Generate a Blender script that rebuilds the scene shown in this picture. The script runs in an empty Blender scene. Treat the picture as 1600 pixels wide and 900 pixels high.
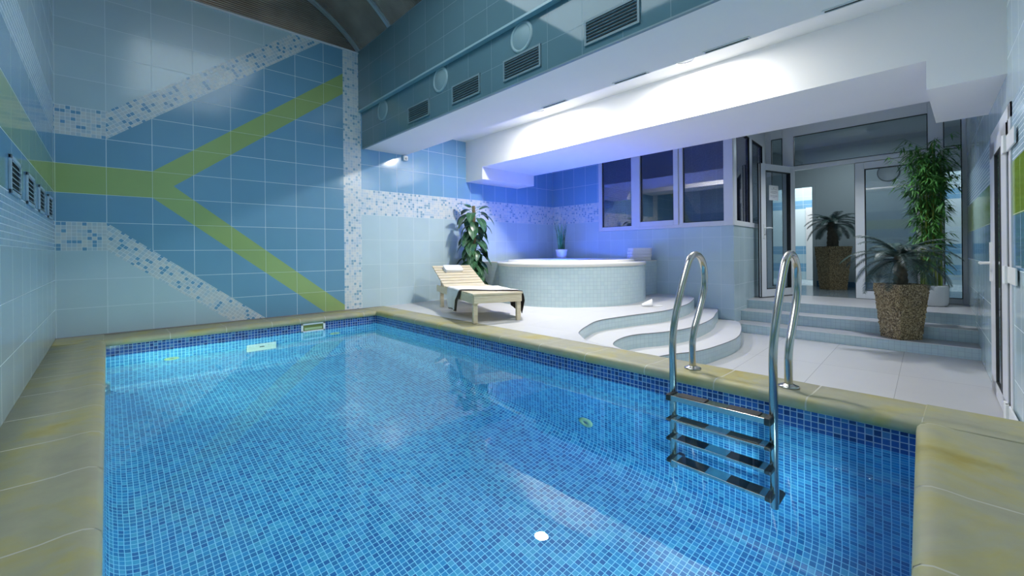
import bpy, bmesh, math, random
from mathutils import Vector, Matrix
sc = bpy.context.scene
COL = sc.collection
PI = math.pi

# ------------------------------------------------------------------ camera
EYE = Vector((0, 0, 0.72))
yaw, roll, FPX = math.radians(43.164), math.radians(-0.568), 674.26
fw = Vector((math.sin(yaw), math.cos(yaw), 0))
rt = Vector((math.cos(yaw), -math.sin(yaw), 0))
up = Vector((0, 0, 1))
rt, up = rt * math.cos(roll) + up * math.sin(roll), up * math.cos(roll) - rt * math.sin(roll)
cam_d = bpy.data.cameras.new('camera')
cam = bpy.data.objects.new('camera', cam_d)
COL.objects.link(cam)
M = Matrix((rt, up, -fw)).transposed().to_4x4()
M.translation = EYE
cam.matrix_world = M
cam_d.sensor_width = 36
cam_d.lens = FPX / 1600 * 36
cam_d.shift_y = (394.09 - 450) / 1600
cam_d.clip_start = 0.01
sc.camera = cam

# ------------------------------------------------------------------ world, view, lights
w = bpy.data.worlds.new('world'); sc.world = w; w.use_nodes = True
w.node_tree.nodes['Background'].inputs[0].default_value = (0.03, 0.04, 0.06, 1)
w.node_tree.nodes['Background'].inputs[1].default_value = 1.0
sc.view_settings.view_transform = 'Standard'
sc.view_settings.look = 'None'
sc.view_settings.gamma = 1
sc.view_settings.use_curve_mapping = False
sc.view_settings.exposure = 0.0
sc.cycles.use_denoising = True
sc.cycles.max_bounces = 10
sc.cycles.diffuse_bounces = 5
sc.cycles.glossy_bounces = 5
sc.cycles.transmission_bounces = 10
sc.cycles.sample_clamp_indirect = 4.0
sc.cycles.sample_clamp_direct = 0.0

def area(name, loc, target, size, power, color=(1, 1, 1), size_y=None, shape=None, spread=180):
    d = bpy.data.lights.new(name, 'AREA'); d.energy = power; d.color = color; d.size = size
    if shape: d.shape = shape
    elif size_y: d.shape = 'RECTANGLE'; d.size_y = size_y
    d.spread = math.radians(spread)
    o = bpy.data.objects.new(name, d); COL.objects.link(o)
    o.location = loc
    o.rotation_euler = (Vector(target) - Vector(loc)).to_track_quat('-Z', 'Y').to_euler()
    return o

LW = (1.0, 0.97, 0.93)
# round downlights in the recess between the beam and the bulkhead
DOWN = [(3.84, 3.62), (3.84, 1.78)]
P_DOWN = [60, 44]
for (x, y), p in zip(DOWN, P_DOWN):
    area('downlight_lamp', (x, y, 2.452), (x, y, 0), 0.17, p, (1.0, 0.975, 0.92), shape='DISK')
# broad fill panel added under the vault, out of view over the pool
HALL = (0.98, 2.15, 3.58, 1.5, 2.9)
area('hall_fill_panel', (HALL[0], HALL[1], HALL[2] - 0.02), (HALL[0], HALL[1] + 0.001, 0), HALL[3] - 0.04, 50, (0.84, 0.95, 1.0), size_y=HALL[4] - 0.04)
area('hall_fill_up', (HALL[0], HALL[1], HALL[2] + 0.04), (HALL[0], HALL[1] + 0.001, 9), 0.9, 18, (1.0, 0.80, 0.62), size_y=2.4)  # warm upward fill added to brighten the vault
# small fill lamps added over the stairs and in the office behind the windows
area('vestibule_fill', (6.75, 1.15, 2.72), (6.75, 1.15, 0), 0.18, 19, (0.90, 0.96, 1.0), shape='DISK', spread=106)
area('office_fill', (7.1, 4.0, 2.70), (7.1, 4.0, 0), 0.4, 3, (0.85, 0.92, 1.0), spread=70)
# pool lamps below the water line of the near end
for x, p in ((0.45, 6), (1.30, 7)):
    area('pool_lamp', (x, 0.26, -0.36), (x * 0.85, 5.1, -0.22), 0.26, p, (0.45, 1.0, 0.85), shape='DISK', spread=60)
    area('pool_lamp', (x, 0.26, -0.40), (x * 0.85, 5.1, -0.60), 0.20, 8.5, (0.42, 0.95, 1.0), shape='DISK', spread=150)  # wider second beam added as fill for the pool floor
area('pool_lamp', (1.85, 0.30, -0.75), (1.9, 5.1, -1.0), 0.26, 10, (0.42, 0.85, 1.0), shape='DISK', spread=170)  # unseen fill lamp added to brighten the right pool wall
area('pool_lamp', (0.03, 4.22, -0.44), (2.0, 5.3, -0.40), 0.22, 17, (0.62, 1.0, 0.72), shape='DISK', spread=150)
# blue light of the hot tub
for i in range(4):
    d = bpy.data.lights.new('tub_led', 'POINT'); d.energy = 175; d.color = (0.035, 0.13, 1.0); d.shadow_soft_size = 0.03
    o = bpy.data.objects.new('tub_led', d); COL.objects.link(o)
    a = i * PI / 2 + 0.6
    o.location = (5.42 + 0.15 * math.cos(a), 4.60 + 0.15 * math.sin(a), 0.515)
# corridor and shower room behind the glass
area('corridor_fill', (9.2, 1.4, 2.68), (9.2, 1.4, 0), 0.5, 14, (0.8, 0.92, 1.0))  # unseen fill light added to brighten the corridor
area('shower_lamp', (11.5, 2.6, 2.60), (11.8, 2.6, 0), 0.8, 34, (0.95, 0.98, 1.0))
area('shower_lamp', (11.5, 0.2, 2.60), (11.8, 0.2, 0), 0.8, 16, (0.95, 0.98, 1.0))

# ------------------------------------------------------------------ materials
def new_mat(name):
    m = bpy.data.materials.new(name); m.use_nodes = True
    nt = m.node_tree
    return m, nt, nt.nodes['Principled BSDF'], nt.nodes, nt.links

def plain(name, col, rough=0.5, metal=0.0, noise=0.0, nscale=8.0, bump=0.0, bscale=60.0, spec=None, trans=0.0):
    m, nt, b, N, L = new_mat(name)
    b.inputs['Base Color'].default_value = (*col, 1)
    b.inputs['Roughness'].default_value = rough
    b.inputs['Metallic'].default_value = metal
    if spec is not None: b.inputs['Specular IOR Level'].default_value = spec
    if trans: b.inputs['Transmission Weight'].default_value = trans
    tc = N.new('ShaderNodeTexCoord')
    if noise:
        n = N.new('ShaderNodeTexNoise'); n.inputs['Scale'].default_value = nscale; n.inputs['Detail'].default_value = 5
        L.new(tc.outputs['Object'], n.inputs['Vector'])
        r = N.new('ShaderNodeMapRange')
        r.inputs['To Min'].default_value = 1 - noise; r.inputs['To Max'].default_value = 1 + noise
        L.new(n.outputs['Fac'], r.inputs['Value'])
        mx = N.new('ShaderNodeVectorMath'); mx.operation = 'SCALE'
        mx.inputs[0].default_value = col
        L.new(r.outputs[0], mx.inputs['Scale']); L.new(mx.outputs[0], b.inputs['Base Color'])
    if bump:
        n2 = N.new('ShaderNodeTexNoise'); n2.inputs['Scale'].default_value = bscale; n2.inputs['Detail'].default_value = 4
        L.new(tc.outputs['Object'], n2.inputs['Vector'])
        bp = N.new('ShaderNodeBump'); bp.inputs['Strength'].default_value = bump; bp.inputs['Distance'].default_value = 0.004
        L.new(n2.outputs['Fac'], bp.inputs['Height']); L.new(bp.outputs['Normal'], b.inputs['Normal'])
    return m

def tile_mat(name, tw, th, gap, cols, grout, rough=0.15, bump=0.25, cloud=0.06, spec=0.5):
    """square-set tiles on the UV map (UVs are metres); each tile takes one of COLS at random"""
    m, nt, b, N, L = new_mat(name)
    uv = N.new('ShaderNodeUVMap')
    br = N.new('ShaderNodeTexBrick')
    br.offset = 0; br.squash = 1
    br.inputs['Scale'].default_value = 1
    br.inputs['Mortar Size'].default_value = gap / 2
    br.inputs['Mortar Smooth'].default_value = 0.1
    br.inputs['Brick Width'].default_value = tw
    br.inputs['Row Height'].default_value = th
    L.new(uv.outputs[0], br.inputs['Vector'])
    dv = N.new('ShaderNodeVectorMath'); dv.operation = 'DIVIDE'; dv.inputs[1].default_value = (tw, th, 1)
    fl = N.new('ShaderNodeVectorMath'); fl.operation = 'FLOOR'
    wn = N.new('ShaderNodeTexWhiteNoise'); wn.noise_dimensions = '2D'
    L.new(uv.outputs[0], dv.inputs[0]); L.new(dv.outputs[0], fl.inputs[0]); L.new(fl.outputs[0], wn.inputs['Vector'])
    rp = N.new('ShaderNodeValToRGB'); rp.color_ramp.interpolation = 'CONSTANT'
    e = rp.color_ramp.elements
    while len(e) < len(cols): e.new(0.5)
    for i, (p, c) in enumerate(cols):
        e[i].position = p; e[i].color = (*c, 1)
    L.new(wn.outputs['Value'], rp.inputs[0])
    nz = N.new('ShaderNodeTexNoise'); nz.inputs['Scale'].default_value = 3; nz.inputs['Detail'].default_value = 4
    L.new(uv.outputs[0], nz.inputs['Vector'])
    mr = N.new('ShaderNodeMapRange'); mr.inputs['To Min'].default_value = 1 - cloud; mr.inputs['To Max'].default_value = 1 + cloud
    L.new(nz.outputs['Fac'], mr.inputs['Value'])
    sv = N.new('ShaderNodeVectorMath'); sv.operation = 'SCALE'
    L.new(rp.outputs[0], sv.inputs[0]); L.new(mr.outputs[0], sv.inputs['Scale'])
    mx = N.new('ShaderNodeMix'); mx.data_type = 'RGBA'
    L.new(br.outputs['Fac'], mx.inputs['Factor']); L.new(sv.outputs[0], mx.inputs['A'])
    mx.inputs['B'].default_value = (*grout, 1)
    L.new(mx.outputs['Result'], b.inputs['Base Color'])
    rr = N.new('ShaderNodeMapRange'); rr.inputs['To Min'].default_value = rough; rr.inputs['To Max'].default_value = 0.6
    L.new(br.outputs['Fac'], rr.inputs['Value']); L.new(rr.outputs[0], b.inputs['Roughness'])
    b.inputs['Specular IOR Level'].default_value = spec
    if bump:
        iv = N.new('ShaderNodeMath'); iv.operation = 'SUBTRACT'; iv.inputs[0].default_value = 1
        L.new(br.outputs['Fac'], iv.inputs[1])
        bp = N.new('ShaderNodeBump'); bp.inputs['Strength'].default_value = bump; bp.inputs['Distance'].default_value = 0.001
        L.new(iv.outputs[0], bp.inputs['Height']); L.new(bp.outputs['Normal'], b.inputs['Normal'])
    return m

C_LIGHT = (0.42, 0.555, 0.615); C_BLUE = (0.150, 0.325, 0.47); C_GREEN = (0.30, 0.42, 0.16)
G_W = (0.62, 0.72, 0.76)
def one(c): return [(0, c), (0.5, tuple(v * 0.96 for v in c))]
M_L = tile_mat('light_blue_tile', 0.329, 0.2585, 0.0035, one(C_LIGHT), G_W, 0.15)
M_B = tile_mat('mid_blue_tile', 0.329, 0.2585, 0.0045, one(C_BLUE), G_W, 0.15)
M_G = tile_mat('green_tile', 0.329, 0.2585, 0.004, one(C_GREEN), (0.5, 0.6, 0.45), 0.10)
M_LP = tile_mat('light_blue_tall_tile', 0.2585, 0.331, 0.0035, one((0.50, 0.64, 0.70)), (0.66, 0.74, 0.78), 0.12)
M_BP = tile_mat('sky_blue_tall_tile', 0.2585, 0.331, 0.0045, one((0.20, 0.40, 0.60)), (0.66, 0.76, 0.82), 0.12)
MOS = [(0, (0.48, 0.55, 0.58)), (0.35, (0.40, 0.52, 0.60)), (0.60, (0.56, 0.60, 0.60)), (0.79, (0.13, 0.30, 0.47))]
M_M = tile_mat('pale_mosaic', 0.0329, 0.0323, 0.004, MOS, (0.62, 0.68, 0.70), 0.2, 0.3, 0.03)
MOS2 = [(0, (0.60, 0.66, 0.70)), (0.35, (0.50, 0.61, 0.70)), (0.60, (0.68, 0.71, 0.72)), (0.86, (0.25, 0.41, 0.54))]
M_M2 = tile_mat('pale_mosaic_bright', 0.0329, 0.0331, 0.004, MOS2, (0.70, 0.74, 0.76), 0.2, 0.3, 0.03)
M_STRIP = tile_mat('strip_mosaic', 0.0329, 0.0323, 0.005, [(0, (0.33, 0.50, 0.60)), (0.4, (0.38, 0.55, 0.64)), (0.75, (0.27, 0.44, 0.55))], (0.62, 0.70, 0.74), 0.2, 0.3, 0.03)
POOLC = [(0, (0.035, 0.21, 0.48)), (0.30, (0.05, 0.29, 0.58)), (0.55, (0.025, 0.14, 0.38)), (0.68, (0.09, 0.38, 0.62)), (0.86, (0.03, 0.18, 0.42))]
M_POOL = tile_mat('pool_mosaic', 0.0288, 0.0288, 0.0042, POOLC, (0.34, 0.68, 0.85), 0.25, 0.2, 0.08)
BANDC = [(0, (0.016, 0.065, 0.27)), (0.35, (0.022, 0.09, 0.34)), (0.65, (0.012, 0.040, 0.17)), (0.88, (0.06, 0.17, 0.38))]
M_BAND = tile_mat('pool_band_mosaic', 0.0288, 0.0288, 0.0040, BANDC, (0.36, 0.46, 0.60), 0.15, 0.3, 0.05)
M_RISE = tile_mat('step_mosaic', 0.048, 0.048, 0.003, [(0, (0.54, 0.67, 0.71)), (0.4, (0.56, 0.69, 0.72)), (0.8, (0.52, 0.66, 0.70))], (0.38, 0.48, 0.54), 0.25, 0.3, 0.03)
M_FLOOR = tile_mat('pale_floor_tile', 1.13, 0.56, 0.004, one((0.50, 0.50, 0.51)), (0.28, 0.28, 0.29), 0.35, 0.2, 0.05)
M_DECK = tile_mat('deck_tile', 0.60, 0.60, 0.0015, one((0.60, 0.595, 0.60)), (0.52, 0.52, 0.53), 0.4, 0.05, 0.05)
M_SHOWER = tile_mat('shower_tile', 0.33, 0.25, 0.004, one((0.52, 0.68, 0.74)), (0.8, 0.9, 0.92), 0.15)
M_SHOWERB = tile_mat('shower_tile_blue', 0.33, 0.2, 0.004, one((0.20, 0.42, 0.62)), (0.8, 0.9, 0.92), 0.15)
M_SHFL = tile_mat('shower_floor_mosaic', 0.06, 0.06, 0.008, [(0, (0.6, 0.72, 0.75)), (0.5, (0.35, 0.5, 0.58))], (0.8, 0.85, 0.86), 0.3)
M_CORF = tile_mat('corridor_floor_tile', 0.4, 0.4, 0.004, one((0.20, 0.26, 0.30)), (0.12, 0.16, 0.2), 0.15)
M_WHITE = plain('white_plaster', (0.80, 0.80, 0.80), 0.75, noise=0.02, nscale=3)
M_CORW = plain('grey_corridor_paint', (0.40, 0.47, 0.49), 0.8)
M_FRAME = plain('white_plastic_frame', (0.68, 0.69, 0.72), 0.35, noise=0.01)
M_FRAMEG = plain('grey_plastic_frame', (0.74, 0.76, 0.80), 0.35, noise=0.01)
M_GASK = plain('black_gasket', (0.012, 0.013, 0.015), 0.5)
M_STEEL = plain('brushed_steel', (0.56, 0.54, 0.50), 0.2, 1.0, noise=0.05, nscale=20)
M_ALU = plain('dull_aluminium', (0.42, 0.46, 0.48), 0.35, 0.5)
M_RIM = plain('cream_acrylic', (0.78, 0.77, 0.73), 0.2)
M_GREYT = plain('teal_grey_metal', (0.18, 0.27, 0.31), 0.45)
M_BLACK = plain('black_recess', (0.006, 0.008, 0.01), 0.6)
M_RUB = plain('black_rubber', (0.012, 0.012, 0.014), 0.55, bump=0.5, bscale=150)
M_WPLAS = plain('white_plastic', (0.75, 0.76, 0.76), 0.4)
M_LIME = plain('pale_green_plastic', (0.45, 0.55, 0.30), 0.4)
M_SOIL = plain('dark_soil', (0.03, 0.02, 0.015), 0.9, noise=0.4, nscale=60)
M_BLINDS = plain('grey_blind_slat', (0.55, 0.57, 0.62), 0.4)
M_DARKROOM = plain('dark_room_paint', (0.20, 0.22, 0.26), 0.8)
M_TOWEL = plain('white_terry_cloth', (0.78, 0.78, 0.79), 0.95, bump=0.8, bscale=220)
M_BROWN = plain('dark_brown_cloth', (0.035, 0.025, 0.022), 0.9, bump=0.4, bscale=200)

def wood_mat():
    m, nt, b, N, L = new_mat('pale_pine')
    tc = N.new('ShaderNodeTexCoord'); mp = N.new('ShaderNodeMapping'); mp.inputs['Scale'].default_value = (3, 30, 30)
    n = N.new('ShaderNodeTexNoise'); n.inputs['Scale'].default_value = 3; n.inputs['Detail'].default_value = 6
    r = N.new('ShaderNodeValToRGB')
    r.color_ramp.elements[0].position = 0.3; r.color_ramp.elements[0].color = (0.60, 0.50, 0.34, 1)
    r.color_ramp.elements[1].position = 0.7; r.color_ramp.elements[1].color = (0.74, 0.66, 0.49, 1)
    L.new(tc.outputs['Object'], mp.inputs[0]); L.new(mp.outputs[0], n.inputs['Vector']); L.new(n.outputs['Fac'], r.inputs[0])
    L.new(r.outputs[0], b.inputs['Base Color']); b.inputs['Roughness'].default_value = 0.5
    return m
M_WOOD = wood_mat()

def stone_mat():
    m, nt, b, N, L = new_mat('sandstone_coping')
    tc = N.new('ShaderNodeTexCoord')
    n = N.new('ShaderNodeTexNoise'); n.inputs['Scale'].default_value = 2.6; n.inputs['Detail'].default_value = 7; n.inputs['Roughness'].default_value = 0.62
    n.inputs['Distortion'].default_value = 0.6
    L.new(tc.outputs['Object'], n.inputs['Vector'])
    r = N.new('ShaderNodeValToRGB'); e = r.color_ramp.elements
    e[0].position = 0.32; e[0].color = (0.31, 0.295, 0.215, 1)
    e[1].position = 0.72; e[1].color = (0.36, 0.285, 0.06, 1)
    k = e.new(0.50); k.color = (0.345, 0.33, 0.215, 1)
    k = e.new(0.60); k.color = (0.38, 0.34, 0.15, 1)
    L.new(n.outputs['Fac'], r.inputs[0])
    n3 = N.new('ShaderNodeTexNoise'); n3.inputs['Scale'].default_value = 14; n3.inputs['Detail'].default_value = 6
    L.new(tc.outputs['Object'], n3.inputs['Vector'])
    mr = N.new('ShaderNodeMapRange'); mr.inputs['To Min'].default_value = 0.88; mr.inputs['To Max'].default_value = 1.12
    L.new(n3.outputs['Fac'], mr.inputs['Value'])
    sv = N.new('ShaderNodeVectorMath'); sv.operation = 'SCALE'
    L.new(r.outputs[0], sv.inputs[0]); L.new(mr.outputs[0], sv.inputs['Scale']); L.new(sv.outputs[0], b.inputs['Base Color'])
    b.inputs['Roughness'].default_value = 0.55
    bp = N.new('ShaderNodeBump'); bp.inputs['Strength'].default_value = 0.3; bp.inputs['Distance'].default_value = 0.006
    L.new(n.outputs['Fac'], bp.inputs['Height']); L.new(bp.outputs['Normal'], b.inputs['Normal'])
    return m
M_STONE = stone_mat()
M_GROUT = plain('stone_grout', (0.50, 0.48, 0.40), 0.8)

def leaf_mat(name, c1, c2, rough=0.35, scale=9):
    m, nt, b, N, L = new_mat(name)
    tc = N.new('ShaderNodeTexCoord'); n = N.new('ShaderNodeTexNoise'); n.inputs['Scale'].default_value = scale; n.inputs['Detail'].default_value = 3
    r = N.new('ShaderNodeValToRGB')
    r.color_ramp.elements[0].position = 0.35; r.color_ramp.elements[0].color = (*c1, 1)
    r.color_ramp.elements[1].position = 0.65; r.color_ramp.elements[1].color = (*c2, 1)
    L.new(tc.outputs['Object'], n.inputs['Vector']); L.new(n.outputs['Fac'], r.inputs[0]); L.new(r.outputs[0], b.inputs['Base Color'])
    b.inputs['Roughness'].default_value = rough
    return m
M_PHIL = leaf_mat('dark_glossy_leaf', (0.018, 0.07, 0.035), (0.05, 0.15, 0.06), 0.28, 14)
M_PHIL2 = leaf_mat('fresh_green_leaf', (0.07, 0.22, 0.05), (0.12, 0.32, 0.10), 0.3, 14)
M_VEIN = plain('pale_leaf_vein', (0.22, 0.34, 0.22), 0.5)
M_BAMB = leaf_mat('bamboo_leaf', (0.04, 0.15, 0.035), (0.12, 0.34, 0.07), 0.4, 6)
M_CANE = leaf_mat('bamboo_cane', (0.16, 0.26, 0.03), (0.34, 0.36, 0.06), 0.35, 5)
M_CYC = leaf_mat('cycad_frond', (0.02, 0.055, 0.05), (0.05, 0.10, 0.085), 0.45, 10)
M_CYCT = plain('cycad_bark', (0.10, 0.085, 0.06), 0.9, noise=0.5, nscale=30, bump=1.0, bscale=60)
M_POLE = plain('moss_pole', (0.13, 0.10, 0.05), 0.9, noise=0.4, nscale=40)
M_GRASS = leaf_mat('grass_blade', (0.02, 0.10, 0.02), (0.05, 0.20, 0.05), 0.5, 12)
M_PLUME = plain('pale_plume', (0.75, 0.68, 0.68), 0.9)

def chip_mat():
    m, nt, b, N, L = new_mat('wood_chip_mosaic')
    tc = N.new('ShaderNodeTexCoord'); v = N.new('ShaderNodeTexVoronoi'); v.inputs['Scale'].default_value = 105; v.inputs['Randomness'].default_value = 1
    L.new(tc.outputs['Object'], v.inputs['Vector'])
    sp = N.new('ShaderNodeSeparateColor'); L.new(v.outputs['Color'], sp.inputs[0])
    r = N.new('ShaderNodeValToRGB'); e = r.color_ramp.elements
    e[0].position = 0.0; e[0].color = (0.07, 0.045, 0.02, 1)
    e[1].position = 1.0; e[1].color = (0.66, 0.53, 0.32, 1)
    k = e.new(0.45); k.color = (0.30, 0.21, 0.10, 1)
    k = e.new(0.75); k.color = (0.47, 0.35, 0.18, 1)
    L.new(sp.outputs[0], r.inputs[0]); L.new(r.outputs[0], b.inputs['Base Color']); b.inputs['Roughness'].default_value = 0.6
    bp = N.new('ShaderNodeBump'); bp.inputs['Strength'].default_value = 1; bp.inputs['Distance'].default_value = 0.02
    L.new(sp.outputs[1], bp.inputs['Height']); L.new(bp.outputs['Normal'], b.inputs['Normal'])
    return m
M_CHIP = chip_mat()

def vault_mat():
    m, nt, b, N, L = new_mat('smoky_fluted_polycarbonate')
    tc = N.new('ShaderNodeTexCoord')
    wv = N.new('ShaderNodeTexWave'); wv.wave_type = 'BANDS'; wv.bands_direction = 'Y'; wv.inputs['Scale'].default_value = 1.0
    uv = N.new('ShaderNodeUVMap')
    mp = N.new('ShaderNodeMapping'); mp.inputs['Scale'].default_value = (1, 14, 1)
    L.new(uv.outputs[0], mp.inputs[0]); L.new(mp.outputs[0], wv.inputs['Vector'])
    n = N.new('ShaderNodeTexNoise'); n.inputs['Scale'].default_value = 1.6; n.inputs['Detail'].default_value = 4
    L.new(tc.outputs['Object'], n.inputs['Vector'])
    r = N.new('ShaderNodeValToRGB')
    r.color_ramp.elements[0].position = 0.3; r.color_ramp.elements[0].color = (0.15, 0.12, 0.105, 1)
    r.color_ramp.elements[1].position = 0.75; r.color_ramp.elements[1].color = (0.50, 0.38, 0.30, 1)
    L.new(n.outputs['Fac'], r.inputs[0]); L.new(r.outputs[0], b.inputs['Base Color'])
    b.inputs['Roughness'].default_value = 0.24; b.inputs['Metallic'].default_value = 0.5
    bp = N.new('ShaderNodeBump'); bp.inputs['Strength'].default_value = 0.7; bp.inputs['Distance'].default_value = 0.006
    L.new(wv.outputs['Fac'], bp.inputs['Height']); L.new(bp.outputs['Normal'], b.inputs['Normal'])
    return m
M_VAULT = vault_mat()

def water_mat(name, tint, wave):
    m, nt, b, N, L = new_mat(name)
    b.inputs['Base Color'].default_value = (*tint, 1)
    b.inputs['Roughness'].default_value = 0.0
    b.inputs['IOR'].default_value = 1.33
    b.inputs['Transmission Weight'].default_value = 1.0
    tc = N.new('ShaderNodeTexCoord'); n = N.new('ShaderNodeTexNoise'); n.inputs['Scale'].default_value = 5; n.inputs['Detail'].default_value = 2
    L.new(tc.outputs['Object'], n.inputs['Vector'])
    bp = N.new('ShaderNodeBump'); bp.inputs['Strength'].default_value = wave; bp.inputs['Distance'].default_value = 0.01
    L.new(n.outputs['Fac'], bp.inputs['Height']); L.new(bp.outputs['Normal'], b.inputs['Normal'])
    return m
M_WATER = water_mat('pool_water', (0.93, 0.985, 1.0), 0.05)
M_TUBW = water_mat('tub_water', (0.7, 0.85, 1.0), 0.1)

def glass_mat(name, tint, refl=1.0, k=1.7):
    m, nt, b, N, L = new_mat(name)
    out = N['Material Output']
    tr = N.new('ShaderNodeBsdfTransparent'); tr.inputs[0].default_value = (*tint, 1)
    gl = N.new('ShaderNodeBsdfGlossy'); gl.inputs['Roughness'].default_value = 0.01
    gl.inputs[0].default_value = (refl, refl, refl, 1)
    ge = N.new('ShaderNodeNewGeometry')
    dt = N.new('ShaderNodeVectorMath'); dt.operation = 'DOT_PRODUCT'
    L.new(ge.outputs['Normal'], dt.inputs[0]); L.new(ge.outputs['Incoming'], dt.inputs[1])
    ab = N.new('ShaderNodeMath'); ab.operation = 'ABSOLUTE'; L.new(dt.outputs['Value'], ab.inputs[0])
    om = N.new('ShaderNodeMath'); om.operation = 'SUBTRACT'; om.inputs[0].default_value = 1; L.new(ab.outputs[0], om.inputs[1])
    pw = N.new('ShaderNodeMath'); pw.operation = 'POWER'; pw.inputs[1].default_value = 4; L.new(om.outputs[0], pw.inputs[0])
    ad = N.new('ShaderNodeMath'); ad.operation = 'MULTIPLY_ADD'; ad.inputs[1].default_value = 0.75; ad.inputs[2].default_value = 0.045 * k; ad.use_clamp = True
    L.new(pw.outputs[0], ad.inputs[0])
    mx = N.new('ShaderNodeMixShader')
    L.new(ad.outputs[0], mx.inputs[0]); L.new(tr.outputs[0], mx.inputs[1]); L.new(gl.outputs[0], mx.inputs[2])
    L.new(mx.outputs[0], out.inputs[0])
    return m
M_GLASS = glass_mat('clear_glass', (0.86, 0.90, 0.92))
M_GLASSD = glass_mat('dark_window_glass', (0.70, 0.74, 0.85), 1.0, 3.2)

def emit_mat(name, col, s):
    m, nt, b, N, L = new_mat(name)
    b.inputs['Base Color'].default_value = (*col, 1)
    b.inputs['Emission Color'].default_value = (*col, 1)
    b.inputs['Emission Strength'].default_value = s
    return m

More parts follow.
